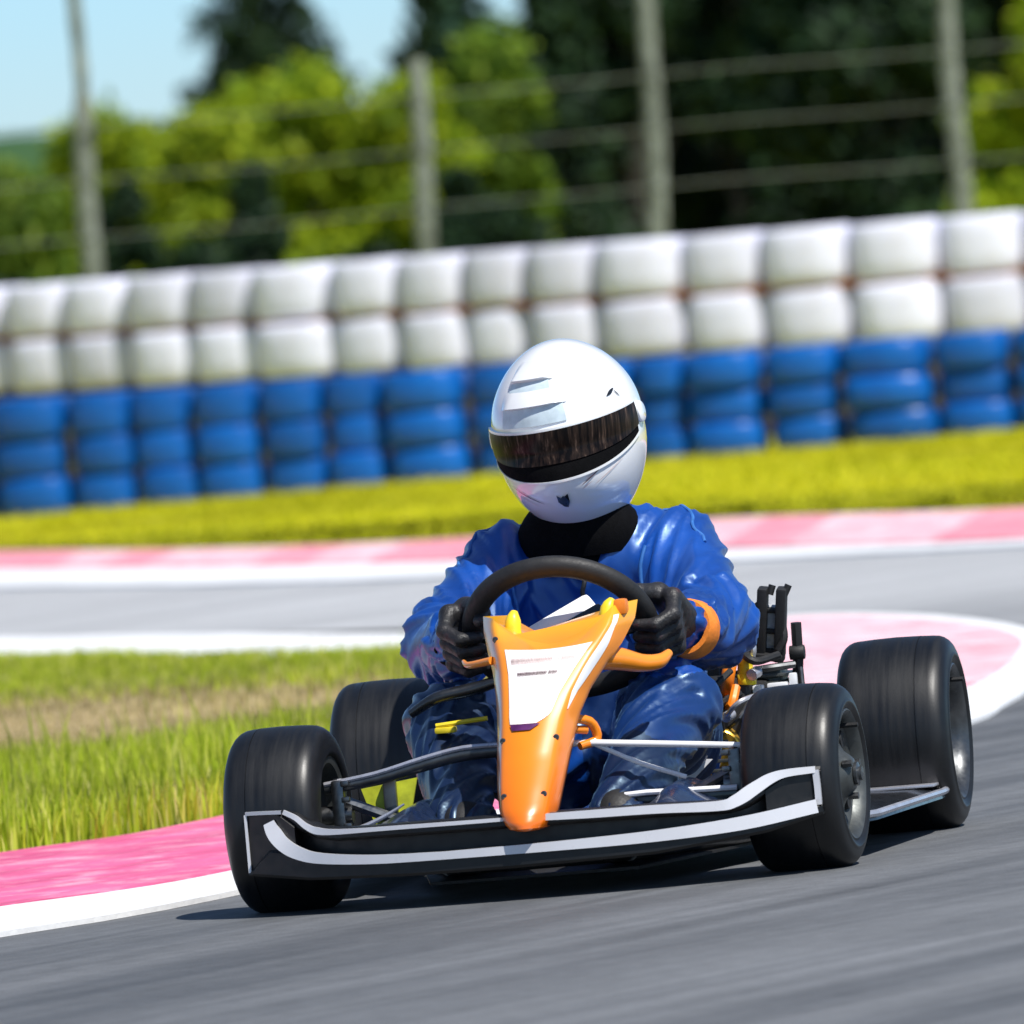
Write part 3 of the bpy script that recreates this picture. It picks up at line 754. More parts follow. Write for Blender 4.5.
stripe([(-.358, .138), (-.352, .124), (-.338, .106), (-.315, .092), (-.28, .083), (-.2, .077), (-.1, .0755)], [.016, .022, .020, .016, .013, .011], -.011, M['wing_trim'])
stripe([(-.1, .0755), (.063, .0765), (.2, .0785), (.32, .085), (.420, .0985)], [.011, .013, .016, .019, .019], -.011, M['wing_trim'])
stripe([(-.336, .151), (-.318, .142), (-.302, .129), (-.285, .1215), (-.25, .1185), (-.15, .119), (0, .119)], [.006, .007, .010, .006, .005], -.001, M['wing_trim'])
stripe([(0, .119), (.1, .117), (.2, .1155), (.288, .112), (.313, .117), (.340, .132), (.362, .1435), (.384, .1485), (.421, .1495)], [.008, .011, .012, .015, .019, .016, .011, .009], -.006, M['wing_trim'])
stripe([(.4205, .149), (.4215, .125), (.4215, .100)], .0085, -.006, M['wing_trim'])
stripe([(-.3955, .150), (-.3955, .11), (-.3955, .068)], .004, -.006, M['wing_trim'])
stripe([(-.3955, .1515), (-.37, .1515), (-.338, .151)], .005, -.006, M['wing_trim'])

# nose fairing -------------------------------------------------------
NS = [  # z, xl, xr, y front, depth
    (.101, .006, .042, -.792, .05), (.104, -.006, .052, -.796, .06), (.112, -.014, .058, -.795, .07), (.128, -.021, .063, -.786, .08), (.16, -.026, .068, -.756, .09), (.20, -.030, .074, -.716, .10),
    (.25, -.033, .084, -.672, .10), (.285, -.038, .098, -.640, .11), (.315, -.045, .117, -.610, .12), (.345, -.056, .138, -.580, .12), (.372, -.065, .154, -.552, .12), (.392, -.068, .156, -.530, .11)]
def ns(z):
    zs = [s[0] for s in NS]; return [np.interp(z, zs, [s[k] for s in NS]) for k in range(1, 5)]
def nose_pt(z, u, off=0.0):
    """u in -1..1 across the front: flat face, then a chamfered shoulder"""
    xl, xr, y, d = ns(z); c = (xl + xr) / 2; hw = (xr - xl) / 2
    a = abs(u); sg = 1 if u >= 0 else -1
    fx = min(a / .62, 1) * .70 if a <= .62 else .70 + (a - .62) / .38 * .30
    x = c + sg * hw * fx
    dy = .014 * (min(a / .62, 1)) ** 2 if a <= .62 else .014 + ((a - .62) / .38) ** 1.4 * (.045 + .35 * max(0, hw - .05))
    zz = z
    if z > .345:
        k = (z - .345) / .047
        zz = z + k * (.010 * max(0, (u - .35) / .65) ** .8 + .004 * max(0, (-u - .55) / .45) - .040 * max(0, 1 - (abs(u + .02) / .72) ** 1.6))
    e = Vector((sg * max(0, a - .5), -1, 0)).normalized()
    return Vector((x, y + dy, zz)) + e * off
rows = []; zs = np.concatenate([np.linspace(.101, .125, 8), np.linspace(.125, .392, 40)[1:]])
us = np.linspace(-1, 1, 33)
for z in zs:
    xl, xr, y, d = ns(z); r = [nose_pt(z, u) for u in us]
    e0, e1 = r[-1], r[0]
    back = [Vector((e0.x + (e1.x - e0.x) * t, y + .052 + d * (1 - (2 * t - 1) ** 2) ** .5 * .5 + .03, nose_pt(z, 1 - 2 * t).z)) for t in np.linspace(.04, .96, 12)]
    rows.append(r + back)
nose = MB(); nose.grid(rows, closed_u=True)
# top deck running back over the steering column, bottom cap
m_ = len(rows[0]); base = len(nose.v) - m_
top = rows[-1]; deck = []
for t in (0, .35, .7, 1):
    deck.append([p * 1.0 + Vector((-.01 * t * (p.x - .04) / .1, t * .022 * (1 if i < 33 else .3), -t * .012)) for i, p in enumerate(top[:33])])
nose.f.append(tuple(range(m_))[::-1]); nose.m.append(0)
nose.f.append(tuple(range(base, base + m_))); nose.m.append(0)
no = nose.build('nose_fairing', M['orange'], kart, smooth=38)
def nose_patch(name, z0, z1, ul, ur, off, mat, nz=24, nu=18, rnd=.0, mi=0):
    g = []
    for z in np.linspace(z0, z1, nz):
        l, r = (ul(z) if callable(ul) else ul), (ur(z) if callable(ur) else ur)
        g.append([nose_pt(z, l + (r - l) * k / (nu - 1), off) for k in range(nu)])
    return MB().grid(g).build(name, mat, no, smooth=40, fix=False)
def pl(z): return -.56 + .08 * (.352 - z) / .105 + .05 * max(0, (.255 - z) / .02)
def pr_(z): return .56 - .20 * (.352 - z) / .105 - (.30 * ((.262 - z) / .017) ** 2 if z < .262 else 0)
sp = nose_patch('sticker', .247, .352, pl, pr_, .0018, M['sticker'])
nose_patch('sticker_stripe', .2385, .2465, lambda z: -.46 + .06 * (.2465 - z) / .008, lambda z: .22 - .2 * (.2465 - z) / .008, .0030, M['purple'], 6)
def lettering(z, u0, u1, hh, mat, seed, words):
    rs = random.Random(seed); mb = MB(); u = u0
    while u < u1:
        wd = rs.uniform(.018, .045); k = rs.random()
        if k < .88:
            zz0 = z - hh * rs.uniform(.8, 1); zz1 = z + hh * rs.uniform(.8, 1.0)
            a = [nose_pt(q, t, .0024) for q in (zz0, zz1) for t in (u, u + wd * .85)]
            # strokes of an unreadable small capital: two stems and a bar
            for (q0, q1, t0, t1) in ((zz0, zz1, u, u + wd * .34), (zz0, zz1, u + wd * .58, u + wd * .85), (z - hh * .2, z + hh * .35, u, u + wd * .85)):
                pts = [nose_pt(q0, t0, .0024), nose_pt(q0, t1, .0024), nose_pt(q1, t1, .0024), nose_pt(q1, t0, .0024)]
                mb.add(pts, [(0, 1, 2, 3)])
        u += wd
    return mb.build('lettering', mat, no, smooth=0, fix=False)
lettering(.3325, -.48, .42, .0042, M['ink_soft'], 4, 1)
lettering(.3145, -.38, .26, .0028, M['ink'], 9, 1)
# white gloss flash along the near-side shoulder of the fairing
fl = []
for t in np.linspace(0, 1, 26):
    z = .262 + .118 * t; wdt = .02 + .16 * math.sin(PI * min(1, t * 1.15) * .9) 
    fl.append([nose_pt(z, .70 + wdt * (k / 5 - .5) + .06 * t, .0018) for k in range(6)])
MB().grid(fl).build('flash', M['white_trim'], no, smooth=40, fix=False)
for z_, u_ in ((.150, -.55), (.150, .55), (.225, -.62), (.225, .60), (.365, -.70)):
    c_ = nose_pt(z_, u_, .0005); d_ = (nose_pt(z_, u_, .01) - nose_pt(z_, u_, 0)).normalized()
    MB().lathe([(0, .0045), (.0016, .0042), (.002, .0025), (.0012, .0022), (.0012, .0003)], 14, Matrix.Translation(c_) @ d_.to_track_quat('X', 'Z').to_matrix().to_4x4()).build('fastener', M['dark_steel'], no)
# side bracket arms and yellow horns on the fairing
for pts, rr in (([(.085, -.52, .330), (.125, -.49, .322), (.155, -.46, .312), (.178, -.44, .312), (.190, -.42, .322)], [.020, .017, .013, .011, .006]),
                ([(.055, -.56, .245), (.085, -.53, .238), (.092, -.52, .212), (.07, -.54, .204)], [.006, .007, .007, .006]),
                ([(.055, -.55, .230), (.08, -.53, .226)], .006), ([(-.045, -.54, .335), (-.085, -.50, .330), (-.098, -.47, .335)], [.006, .005, .003])):
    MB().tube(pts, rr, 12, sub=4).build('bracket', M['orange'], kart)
for x, tip, zz in ((-.022, -.018, .392), (.112, .124, .398)):
    mb = MB(); mb.tube([(x, -.485, zz - .035), ((x + tip) / 2, -.48, zz - .004), (tip, -.475, zz + .008)], [.013, .011, .005], 12, sub=3)
    mb.build('horn', M['yellow'], kart)
mb = MB(); mb.box((.138, -.49, .395), (.018, .03, .022), bev=.005); mb.build('horn_light', M['orange_hose'], kart)

# steering wheel -------------------------------------------------------
SC = Vector((.018, -.30, .362)); SU = Vector((0, -.66, .751)); SN = Vector((0, .751, .66)); SX = Vector((1, 0, 0)); SR = .127
def ring(a, r=SR, n=0): return SC + SX * (math.cos(a) * r) + SU * (math.sin(a) * r) + SN * n
mb = MB(); n1, n2 = 80, 14; rows = []
for i in range(n1 + 1):
    a = 2 * PI * i / n1; er = SX * math.cos(a) + SU * math.sin(a)
    flat = 1 - .10 * max(0, -math.sin(a)) ** 4
    rows.append([SC + er * (SR * flat + .0165 * math.cos(q)) + SN * (.015 * math.sin(q)) for q in np.linspace(0, 2 * PI, n2, endpoint=False)])
mb.grid(rows, closed_u=True)
sw = mb.build('steering_wheel', M['black_matte'], kart)
mb = MB()
for a in (R(0), R(180), R(270)):
    mb.tube([SC - SN * .02, ring(a, .06, -.015), ring(a, SR - .004, 0)], [.012, .010, .008], 8)
mb.lathe([(-.03, .001), (-.03, .035), (-.012, .035), (-.012, .001)], 24, Matrix.Translation(SC) @ SN.to_track_quat('X', 'Z').to_matrix().to_4x4())
mb.build('spoke', M['dark_steel'], sw)
mb = MB()   # white and black dash pod standing in the middle of the wheel
T = Matrix.Translation(SC + SU * .03 + SX * .008 - SN * .012) @ Matrix.Rotation(R(-41), 4, 'X') @ Matrix.Rotation(R(-33), 4, 'Y')
mb.box((0, 0, 0), (.105, .022, .034), T, bev=.009)
mb.build('dash_pod', M['white_trim'], sw)
mb = MB(); mb.box((0, -.004, -.026), (.112, .024, .026), T, bev=.008); mb.build('dash_screen', M['black_gloss'], sw)
mb = MB(); mb.tube([SC - SN * .01, (.018, -.45, .24), (.018, -.58, .12)], .011, 10); mb.build('steering_column', M['dark_steel'], kart)

# chassis --------------------------------------------------------------
mb = MB()
mb.tube([(-.12, -.62, .055), (-.15, -.45, .05), (-.24, -.15, .05), (-.26, .2, .05), (-.22, .60, .055)], .015, 10, sub=5)
mb.tube([(.14, -.62, .055), (.17, -.45, .05), (.26, -.15, .05), (.28, .2, .05), (.24, .60, .055)], .015, 10, sub=5)
mb.tube([(-.15, -.45, .05), (.17, -.45, .05)], .014, 10); mb.tube([(-.25, .02, .05), (.27, .02, .05)], .014, 10); mb.tube([(-.24, .45, .055), (.26, .45, .055)], .014, 10)
mb.tube([(-.12, -.62, .055), (.0, -.66, .055), (.14, -.62, .055)], .014, 10, sub=4)
fr = mb.build('chassis_frame', M['dark_steel'], kart)
mb = MB(); mb.add([(-.14, -.66, .034), (.16, -.66, .034), (.27, -.1, .034), (.28, .3, .034), (-.26, .3, .034), (-.25, -.1, .034), (-.14, -.66, .030), (.16, -.66, .030), (.27, -.1, .030), (.28, .3, .030), (-.26, .3, .030), (-.25, -.1, .030)],
    [(0, 1, 2, 3, 4, 5), (11, 10, 9, 8, 7, 6)] + [(i, (i + 1) % 6, 6 + (i + 1) % 6, 6 + i) for i in range(6)])
mb.build('floor_tray', M['black_matte'], kart, smooth=0)
mb = MB(); mb.tube([(-.32, .42, .1455), (.32, .42, .1455)], .02, 16); mb.tube([(.0, .42, .1455), (.012, .42, .1455)], .085, 28); mb.build('rear_axle', M['steel'], kart)
mb = MB(); mb.tube([(-.28, .62, .10), (-.30, .70, .12), (-.2, .73, .14), (.2, .73, .14), (.30, .70, .12), (.28, .62, .10)], .016, 10, sub=5); mb.tube([(-.22, .60, .055), (-.22, .72, .13)], .012, 8); mb.tube([(.24, .60, .055), (.24, .72, .13)], .012, 8)
mb.build('rear_bumper', M['black_gloss'], kart)
# steering rods and stub arms
mb = MB(); mb.tube([(-.305, -.515, .172), (-.23, -.515, .181), (-.16, -.515, .196), (-.10, -.515, .206), (-.02, -.52, .207)], [.0085, .0095, .011, .011, .010], 12, sub=4); ro = mb.build('steering_rod', M['dark_steel'], kart)
mb = MB(); mb.tube([(-.305, -.5215, .178), (-.23, -.5225, .188), (-.16, -.524, .204), (-.10, -.524, .2145), (-.03, -.529, .2150)], .0036, 8, sub=4); mb.build('rod_highlight', M['silver_trim'], ro)  # silver tube stands in for the highlight along the rod's top
mb = MB(); mb.tube([(.04, -.53, .208), (.08, -.53, .2075), (.18, -.525, .198), (.298, -.515, .186)], [.0045, .005, .0048, .0045], 10, sub=4); mb.tube([(.09, -.53, .205), (.15, -.51, .172), (.212, -.50, .147)], .0035, 8, sub=3); mb.build('steering_rod', M['white_trim'], kart)
for s, x0 in ((-1, -.298), (1, .298)):
    mb = MB()
    mb.box((x0 - s * .012, -.513, .133), (.018, .03, .10), bev=.004); mb.tube([(x0 - s * .10, -.50, .07), (x0 - s * .012, -.51, .09)], .011, 8); mb.tube([(x0 - s * .10, -.50, .115), (x0 - s * .012, -.51, .155)], .008, 8)
    mb.tube([(x0 - s * .03, -.513, .133), (x0 + s * .05, -.513, .133)], .014, 12)
    mb.tube([(x0 - s * .012, -.513, .085), (x0 - s * .012, -.513, .185)], .008, 8)
    for z in (.09, .118, .155, .178): mb.box((x0 - s * .024, -.53, z), (.012, .008, .008), bev=.002)
    mb.build('stub_axle', M['steel'], kart)
mb = MB(); mb.add([(-.262, -.47, .166), (-.180, -.47, .176), (-.195, -.47, .118), (-.245, -.47, .110), (-.262, -.464, .166), (-.180, -.464, .176), (-.195, -.464, .118), (-.245, -.464, .110)], [(0, 1, 2, 3), (7, 6, 5, 4), (0, 4, 5, 1), (1, 5, 6, 2), (2, 6, 7, 3), (3, 7, 4, 0)])
mb.build('brake_duct', M['lime'], kart, smooth=0)
mb = MB(); mb.box((-.219, -.477, .142), (.019, .012, .07), bev=.003); mb.build('brake_pad', M['dark_steel'], kart)
# small aero plate right of the driver and its white edge
mb = MB(); mb.box((.205, -.50, .118), (.17, .08, .020), bev=.004); ap = mb.build('side_plate', M['black_gloss'], kart)
mb = MB(); mb.tube([(.115, -.545, .112), (.130, -.545, .1305), (.16, -.545, .1315), (.29, -.545, .1285)], .0042, 8); mb.build('plate_edge', M['white_trim'], ap)
# navy footwell covers: curved shells each side of the pedals
def shell(pts_rows, name, mat): 
    return MB().grid([catmull(r, 3) for r in pts_rows]).build(name, mat, kart, smooth=22)
def cover(s, c):
    rows = []
    prof = [(.290, .105), (.268, .109), (.240, .114), (.205, .128), (.180, .142), (.165, .143), (.15, .128), (.12, .112), (.08, .110), (.04, .12)]
    for y, k in ((-.685, .40), (-.66, .80), (-.60, .95), (-.48, 1.0), (-.40, .98)):
        rows.append([(c + s * x, y, .045 + (z - .045) * k) for x, z in prof])
    rows2 = [[(p[0], p[1], max(.04, p[2])) for p in r] for r in rows]
    o = shell(rows2, 'footwell_cover', M['navy_gloss'])
    md = o.modifiers.new('solid', 'SOLIDIFY'); md.thickness = .006; md.offset = -1
cover(-1, .0); cover(1, .03)
MB().tube([(-.29, -.60, .108), (-.268, -.60, .112), (-.24, -.60, .117), (-.205, -.60, .131), (-.178, -.60, .145)], [.003, .004, .004, .003, .0015], 8, sub=4).build('cover_highlight', M['silver_trim'], kart)  # highlight along the left cover, built as a thin silver tube
# side blades between the wheels
for s in (-1, 1):
    mb = MB()
    prof = [(.30, .075), (.42, .072), (.455, .066), (.458, .055), (.42, .050), (.30, .048)]
    rows = []
    for y, k in ((-.33, .70), (-.28, .86), (0, .93), (.25, 1.0), (.33, .98), (.36, .9)):
        rows.append([(s * (.30 + (x - .30) * k) + .01, y, z) for x, z in prof])
    mb.grid(rows, closed_u=True); mb.f += [tuple(range(6)), tuple(range(30, 36))]; mb.m += [0, 0]
    sb = mb.build('side_pod', M['black_gloss'], kart)
    e = MB(); e.tube([(s * (.30 + .158 * k) + .01, y, .0645) for y, k in ((-.33, .70), (-.28, .86), (0, .93), (.25, 1.0), (.33, .98))], .0055, 8); e.build('pod_edge', M['silver_trim'], sb)
    e = MB(); e.box((s * .39 + .01, .29, .0752), (.115, .10, .004), bev=.001); e.build('pod_panel', M['silver_trim'], sb)

# seat -----------------------------------------------------------------
rows = []
for t in np.linspace(0, 1, 16):
    y = -.02 + .50 * t ** .9; zc = .055 + .33 * max(0, (t - .42) / .58) ** 1.4; hw = .155 + .02 * math.sin(t * PI)
    rows.append([(-.015 + hw * math.sin(q), y - .05 * (abs(math.sin(q)) ** 3) * t, zc + (1 - math.cos(q)) * (.13 - .05 * t)) for q in np.linspace(-1.45, 1.45, 17)])
o = MB().grid(rows).build('seat', M['black_gloss'], kart, smooth=60); md = o.modifiers.new('solid', 'SOLIDIFY'); md.thickness = .008

# engine, radiator and plumbing on the image-right side ------------------
def cyl(mb, c, ax, L, r, n=20, **k):
    q = Vector(ax).normalized().to_track_quat('X', 'Z').to_matrix().to_4x4(); T = Matrix.Translation(c) @ q
    mb.lathe([(-L / 2, .0005), (-L / 2, r * .93), (-L / 2 + r * .08, r), (L / 2 - r * .08, r), (L / 2, r * .93), (L / 2, .0005)], n, T, **k)
mb = MB(); mb.box((.205, .36, .12), (.13, .17, .12), bev=.012); mb.box((.20, .27, .085), (.10, .06, .05), bev=.008)
cyl(mb, (.275, .36, .12), (1, 0, 0), .02, .055); cyl(mb, (.205, .27, .13), (0, 1, 0), .03, .035)
en = mb.build('engine', M['dark_steel'], kart)
mb = MB()
for i in range(7): mb.box((.20, .345, .188 + i * .011), (.105, .115, .0045), bev=.0015)
mb.box((.20, .345, .22), (.072, .08, .09), bev=.006); mb.build('cylinder', M['alloy'], en)
mb = MB(); cyl(mb, (.158, .215, .165), (0, 1, .2), .055, .024); cyl(mb, (.158, .185, .158), (0, 1, .2), .02, .029); cyl(mb, (.150, .22, .196), (0, .1, 1), .045, .012); mb.box((.170, .22, .145), (.03, .035, .024), bev=.004); mb.build('carburettor', M['gold'], en)
mb = MB(); mb.tube([(.130, .16, .118), (.136, .13, .15), (.15, .13, .19), (.158, .15, .232)], [.014, .015, .012, .008], 10, sub=4); mb.build('fuel_hose', M['gold'], en)
mb = MB(); mb.tube([(.166, .23, .226), (.172, .20, .252), (.178, .20, .275), (.182, .23, .302)], .0105, 10, sub=4); mb.tube([(.165, .20, .222), (.180, .17, .220), (.186, .19, .245)], .007, 8, sub=4); mb.build('water_hose', M['orange_hose'], en)
mb = MB(); cyl(mb, (.198, .22, .275), (.1, 0, 1), .028, .0115, 12); cyl(mb, (.198, .22, .254), (.1, 0, 1), .016, .015, 8); mb.build('spark_plug', M['yellow'], en)
mb = MB(); mb.tube([(.24, .40, .20), (.250, .45, .19), (.22, .54, .18), (.14, .62, .17), (-.05, .65, .16)], [.018, .022, .030, .034, .022], 14, sub=5); mb.build('exhaust', M['steel'], kart)
mb = MB(); mb.box((.112, .12, .255), (.034, .055, .046), bev=.008); cyl(mb, (.112, .12, .284), (0, 0, 1), .016, .012); mb.build('coolant_bottle', M['cyan'], kart)
mb = MB(); mb.box((.128, .10, .232), (.03, .03, .012), bev=.003); mb.box((.139, .085, .262), (.012, .03, .03), bev=.003); mb.build('bottle_clip', M['white_trim'], kart)
Tr = Matrix.Translation((.212, .30, .320)) @ Matrix.Rotation(R(9), 4, 'Y') @ Matrix.Rotation(R(12), 4, 'X')
mb = MB(); mb.box((-.006, .004, .002), (.088, .022, .078), Tr, bev=.003)
ra = mb.build('radiator', M['grey_core'], kart)
mb = MB()
for x, h, z in ((.004, .112, .014), (.032, .112, .016)): mb.box((x, -.012, z), (.0150, .024, h), Tr, bev=.003)
for z in (-.026, .004, .036): mb.box((.023, -.010, z), (.030, .012, .007), Tr, bev=.002)
mb.tube([Tr @ Vector((.008, -.02, .058)), Tr @ Vector((-.012, -.02, .036)), Tr @ Vector((-.026, -.02, .008))], .0035, 6)
mb.tube([Tr @ Vector((.014, -.012, .06)), Tr @ Vector((.017, -.008, .074))], .0055, 8); mb.tube([Tr @ Vector((.036, -.012, .062)), Tr @ Vector((.041, -.008, .076))], .0055, 8)
mb.box((-.004, -.016, -.032), (.085, .03, .010), Tr, bev=.002); mb.box((-.046, -.012, -.002), (.008, .02, .05), Tr, bev=.002)
mb.box((-.018, -.016, .030), (.05, .006, .005), Tr, bev=.001)
mb.build('radiator_frame', M['black_matte'], ra)
mb = MB(); mb.tube([(.256, .33, .235), (.262, .32, .275), (.264, .315, .328)], .008, 8); cyl(mb, (.262, .316, .284), (1, 0, 0), .022, .011, 10); mb.build('exhaust_bracket', M['black_matte'], kart)
for pts, rr in (([(.185, .27, .262), (.22, .26, .266), (.262, .28, .268)], .0055), ([(.268, .30, .22), (.266, .31, .262)], .004), ([(.118, .09, .14), (.128, .08, .168), (.122, .10, .20), (.134, .11, .226)], .0045), ([(.17, .19, .185), (.19, .17, .20), (.2, .2, .22)], .003)):
    MB().tube(pts, rr, 8, sub=4).build('control_rod', M['dark_steel'], en)
for c, sz in (((.236, .27, .238), (.03, .02, .012)), ((.21, .25, .236), (.016, .02, .014)), ((.258, .28, .244), (.012, .012, .024)), ((.126, .08, .155), (.018, .02, .03)), ((.145, .12, .172), (.012, .02, .012)), ((.165, .20, .128), (.02, .012, .009))):
    MB().box(c, sz, bev=.003).build('clamp', M['white_trim'], en)
mb = MB(); mb.box((.150, .26, .19), (.10, .10, .14), bev=.012); mb.box((.118, .22, .13), (.05, .08, .12), bev=.01); mb.build('engine_cover', M['black_matte'], en)
for i in range(5): MB().box((.142 + i * .006, .155, .182 - i * .014), (.05, .006, .005), bev=.001).build('cooling_fin', M['alloy'], en)
for i, (p0, p1, p2, mt, rr) in enumerate((((.12, .14, .25), (.15, .11, .24), (.185, .16, .27), 'black_matte', .005), ((.135, .12, .13), (.155, .10, .16), (.15, .13, .21), 'black_matte', .006), ((.19, .22, .30), (.215, .20, .28), (.245, .24, .285), 'black_matte', .006),
        ((.17, .15, .20), (.20, .13, .225), (.24, .2, .235), 'silver_trim', .004), ((.115, .08, .185), (.13, .07, .20), (.145, .09, .19), 'gold', .006), ((.20, .24, .27), (.21, .235, .30), (.19, .25, .33), 'silver_trim', .0045), ((.24, .28, .29), (.25, .28, .31), (.245, .285, .345), 'black_matte', .006))):
    MB().tube([p0, p1, p2], rr, 8, sub=5).build('cable', M[mt], en)
for c, r_, mt in (((.152, .11, .215), .010, 'yellow'), ((.178, .15, .205), .008, 'silver_trim'), ((.135, .075, .175), .007, 'silver_trim'), ((.212, .21, .262), .009, 'silver_trim'), ((.146, .10, .145), .009, 'gold')):
    mb = MB(); cyl(mb, c, (.3, 1, .2), .02, r_, 12); mb.build('fitting', M[mt], en)
mb = MB(); mb.box((.19, .31, .225), (.06, .05, .05), bev=.01); cyl(mb, (.152, .19, .20), (1, 0, 0), .03, .03); mb.box((.165, .28, .10), (.07, .1, .10), bev=.01); mb.box((.235, .30, .20), (.05, .06, .07), bev=.01)
mb.tube([(.13, .17, .205), (.155, .15, .22), (.19, .22, .235)], .006, 8, sub=3)
mb.build('airbox', M['black_matte'], en)
mb = MB(); mb.add([(.125, -.02, .155), (.175, -.02, .150), (.118, -.02, .100), (.125, -.012, .155), (.175, -.012, .150), (.118, -.012, .100)], [(0, 1, 2), (5, 4, 3), (0, 3, 4, 1), (1, 4, 5, 2), (2, 5, 3, 0)]); mb.build('chain_guard', M['white_trim'], kart, smooth=0)
mb = MB(); mb.add([(.232, -.02, .150), (.246, -.02, .150), (.236, -.02, .100), (.195, -.02, .100), (.232, -.012, .150), (.246, -.012, .150), (.236, -.012, .1), (.195, -.012, .1)], [(0, 1, 2, 3), (7, 6, 5, 4), (0, 4, 5, 1), (1, 5, 6, 2), (2, 6, 7, 3), (3, 7, 4, 0)]); mb.build('sprocket_guard', M['yellow'], kart, smooth=0)

# bits on the image-left side: fuel line bracket and grab handle
mb = MB(); mb.tube([(-.205, -.33, .262), (-.165, -.34, .282), (-.115, -.33, .290), (-.07, -.33, .300)], [.007, .009, .010, .008], 10, sub=4); mb.build('brake_line', M['black_gloss'], kart)
mb = MB(); mb.box((-.152, -.36, .236), (.030, .02, .009), bev=.003); mb.tube([(-.165, -.365, .243), (-.09, -.36, .248)], .0035, 8); mb.build('throttle_cable', M['yellow'], kart)

# ------------------------------------------------------------------ driver
def surf_nets(f, lo, hi, h):
    """surface nets of scalar field f (vectorised callable) on a grid"""
    nx, ny, nz = [int((b - a) / h) + 2 for a, b in zip(lo, hi)]
    X, Y, Z = np.meshgrid(lo[0] + h * np.arange(nx), lo[1] + h * np.arange(ny), lo[2] + h * np.arange(nz), indexing='ij')
    D = f(X, Y, Z); S = D < 0
    c = np.zeros((nx - 1, ny - 1, nz - 1), np.int8)
    acc = np.zeros((nx - 1, ny - 1, nz - 1, 3)); cnt = np.zeros((nx - 1, ny - 1, nz - 1))
    corners = [(i, j, k) for i in (0, 1) for j in (0, 1) for k in (0, 1)]
    sl = lambda A, o: A[o[0]:o[0] + nx - 1, o[1]:o[1] + ny - 1, o[2]:o[2] + nz - 1]
    for a in corners:
        for ax in range(3):
            if a[ax]: continue
            b = list(a); b[ax] = 1
            da, db = sl(D, a), sl(D, b); m = (da < 0) != (db < 0)
            t = np.where(m, da / np.where(m, da - db, 1), 0)
            p = np.zeros(m.shape + (3,)); 
            for q in range(3): p[..., q] = a[q]
            p[..., ax] += t
            acc += p * m[..., None]; cnt += m
    act = cnt > 0; idx = -np.ones(act.shape, int); idx[act] = np.arange(act.sum())
    ijk = np.argwhere(act); V = np.array(lo) + h * (ijk + acc[act] / cnt[act][:, None])
    Fs = []
    for ax in range(3):
        o1, o2 = [(1, 2), (2, 0), (0, 1)][ax]
        e = [slice(None)] * 3; e2 = [slice(None)] * 3
        e[ax] = slice(0, -1); e2[ax] = slice(1, None)
        A, B = S[tuple(e)], S[tuple(e2)]; ch = np.argwhere(A != B)
        ch = ch[(ch[:, o1] > 0) & (ch[:, o2] > 0)]
        ok = np.ones(len(ch), bool)
        for q in range(3): ok &= ch[:, q] < act.shape[q]
        ch = ch[ok]
        def g(d1, d2):
            r = ch.copy(); r[:, o1] -= d1; r[:, o2] -= d2; return idx[r[:, 0], r[:, 1], r[:, 2]]
        q = np.stack([g(1, 1), g(0, 1), g(0, 0), g(1, 0)], 1)
        flip = ~A[ch[:, 0], ch[:, 1], ch[:, 2]]
        q[flip] = q[flip][:, ::-1]
        Fs.append(q)
    F = np.concatenate(Fs); F = F[(F >= 0).all(1)]
    return V, F
def smin(a, b, k): 
    h_ = np.clip(.5 + .5 * (b - a) / k, 0, 1); return b + (a - b) * h_ - k * h_ * (1 - h_)
def cap(X, Y, Z, a, b, ra, rb):
    a, b = np.array(a, float), np.array(b, float); d = b - a; L = d @ d
    t = np.clip(((X - a[0]) * d[0] + (Y - a[1]) * d[1] + (Z - a[2]) * d[2]) / L, 0, 1)
    return np.sqrt((X - a[0] - t * d[0]) ** 2 + (Y - a[1] - t * d[1]) ** 2 + (Z - a[2] - t * d[2]) ** 2) - (ra + (rb - ra) * t)
def ell(X, Y, Z, c, r):
    k = np.sqrt(((X - c[0]) / r[0]) ** 2 + ((Y - c[1]) / r[1]) ** 2 + ((Z - c[2]) / r[2]) ** 2); return (k - 1) * min(r)

LIMB = [  # a, b, ra, rb
    ((-.150, .20, .440), (-.205, .03, .348), .064, .060), ((-.205, .03, .348), (-.160, -.155, .348), .060, .043), ((-.160, -.155, .348), (-.146, -.212, .356), .042, .036),
    ((.112, .20, .445), (.182, .03, .348), .064, .060), ((.182, .03, .348), (.188, -.155, .346), .060, .043), ((.188, -.155, .346), (.180, -.212, .354), .042, .036),
    ((-.10, .20, .165), (-.165, -.22, .232), .086, .062), ((-.165, -.22, .232), (-.110, -.53, .095), .060, .042),
    ((.07, .20, .165), (.150, -.22, .238), .086, .062), ((.150, -.22, .238), (.120, -.53, .095), .060, .042)]
def body_f(X, Y, Z):
    d = ell(X, Y, Z, (-.022, .215, .385), (.150, .095, .145))
    d = smin(d, ell(X, Y, Z, (-.015, .20, .25), (.145, .105, .12)), .05)
    d = smin(d, ell(X, Y, Z, (-.015, .21, .165), (.150, .115, .095)), .05)
    d = smin(d, cap(X, Y, Z, (-.14, .205, .435), (.10, .205, .44), .056, .056), .05)
    d = smin(d, cap(X, Y, Z, (-.024, .20, .46), (-.024, .18, .545), .062, .055), .03)
    for i, (a, b, ra, rb) in enumerate(LIMB): d = smin(d, cap(X, Y, Z, a, b, ra, rb), .028)
    return d
V, F = surf_nets(body_f, (-.34, -.64, .03), (.32, .36, .62), .0048)
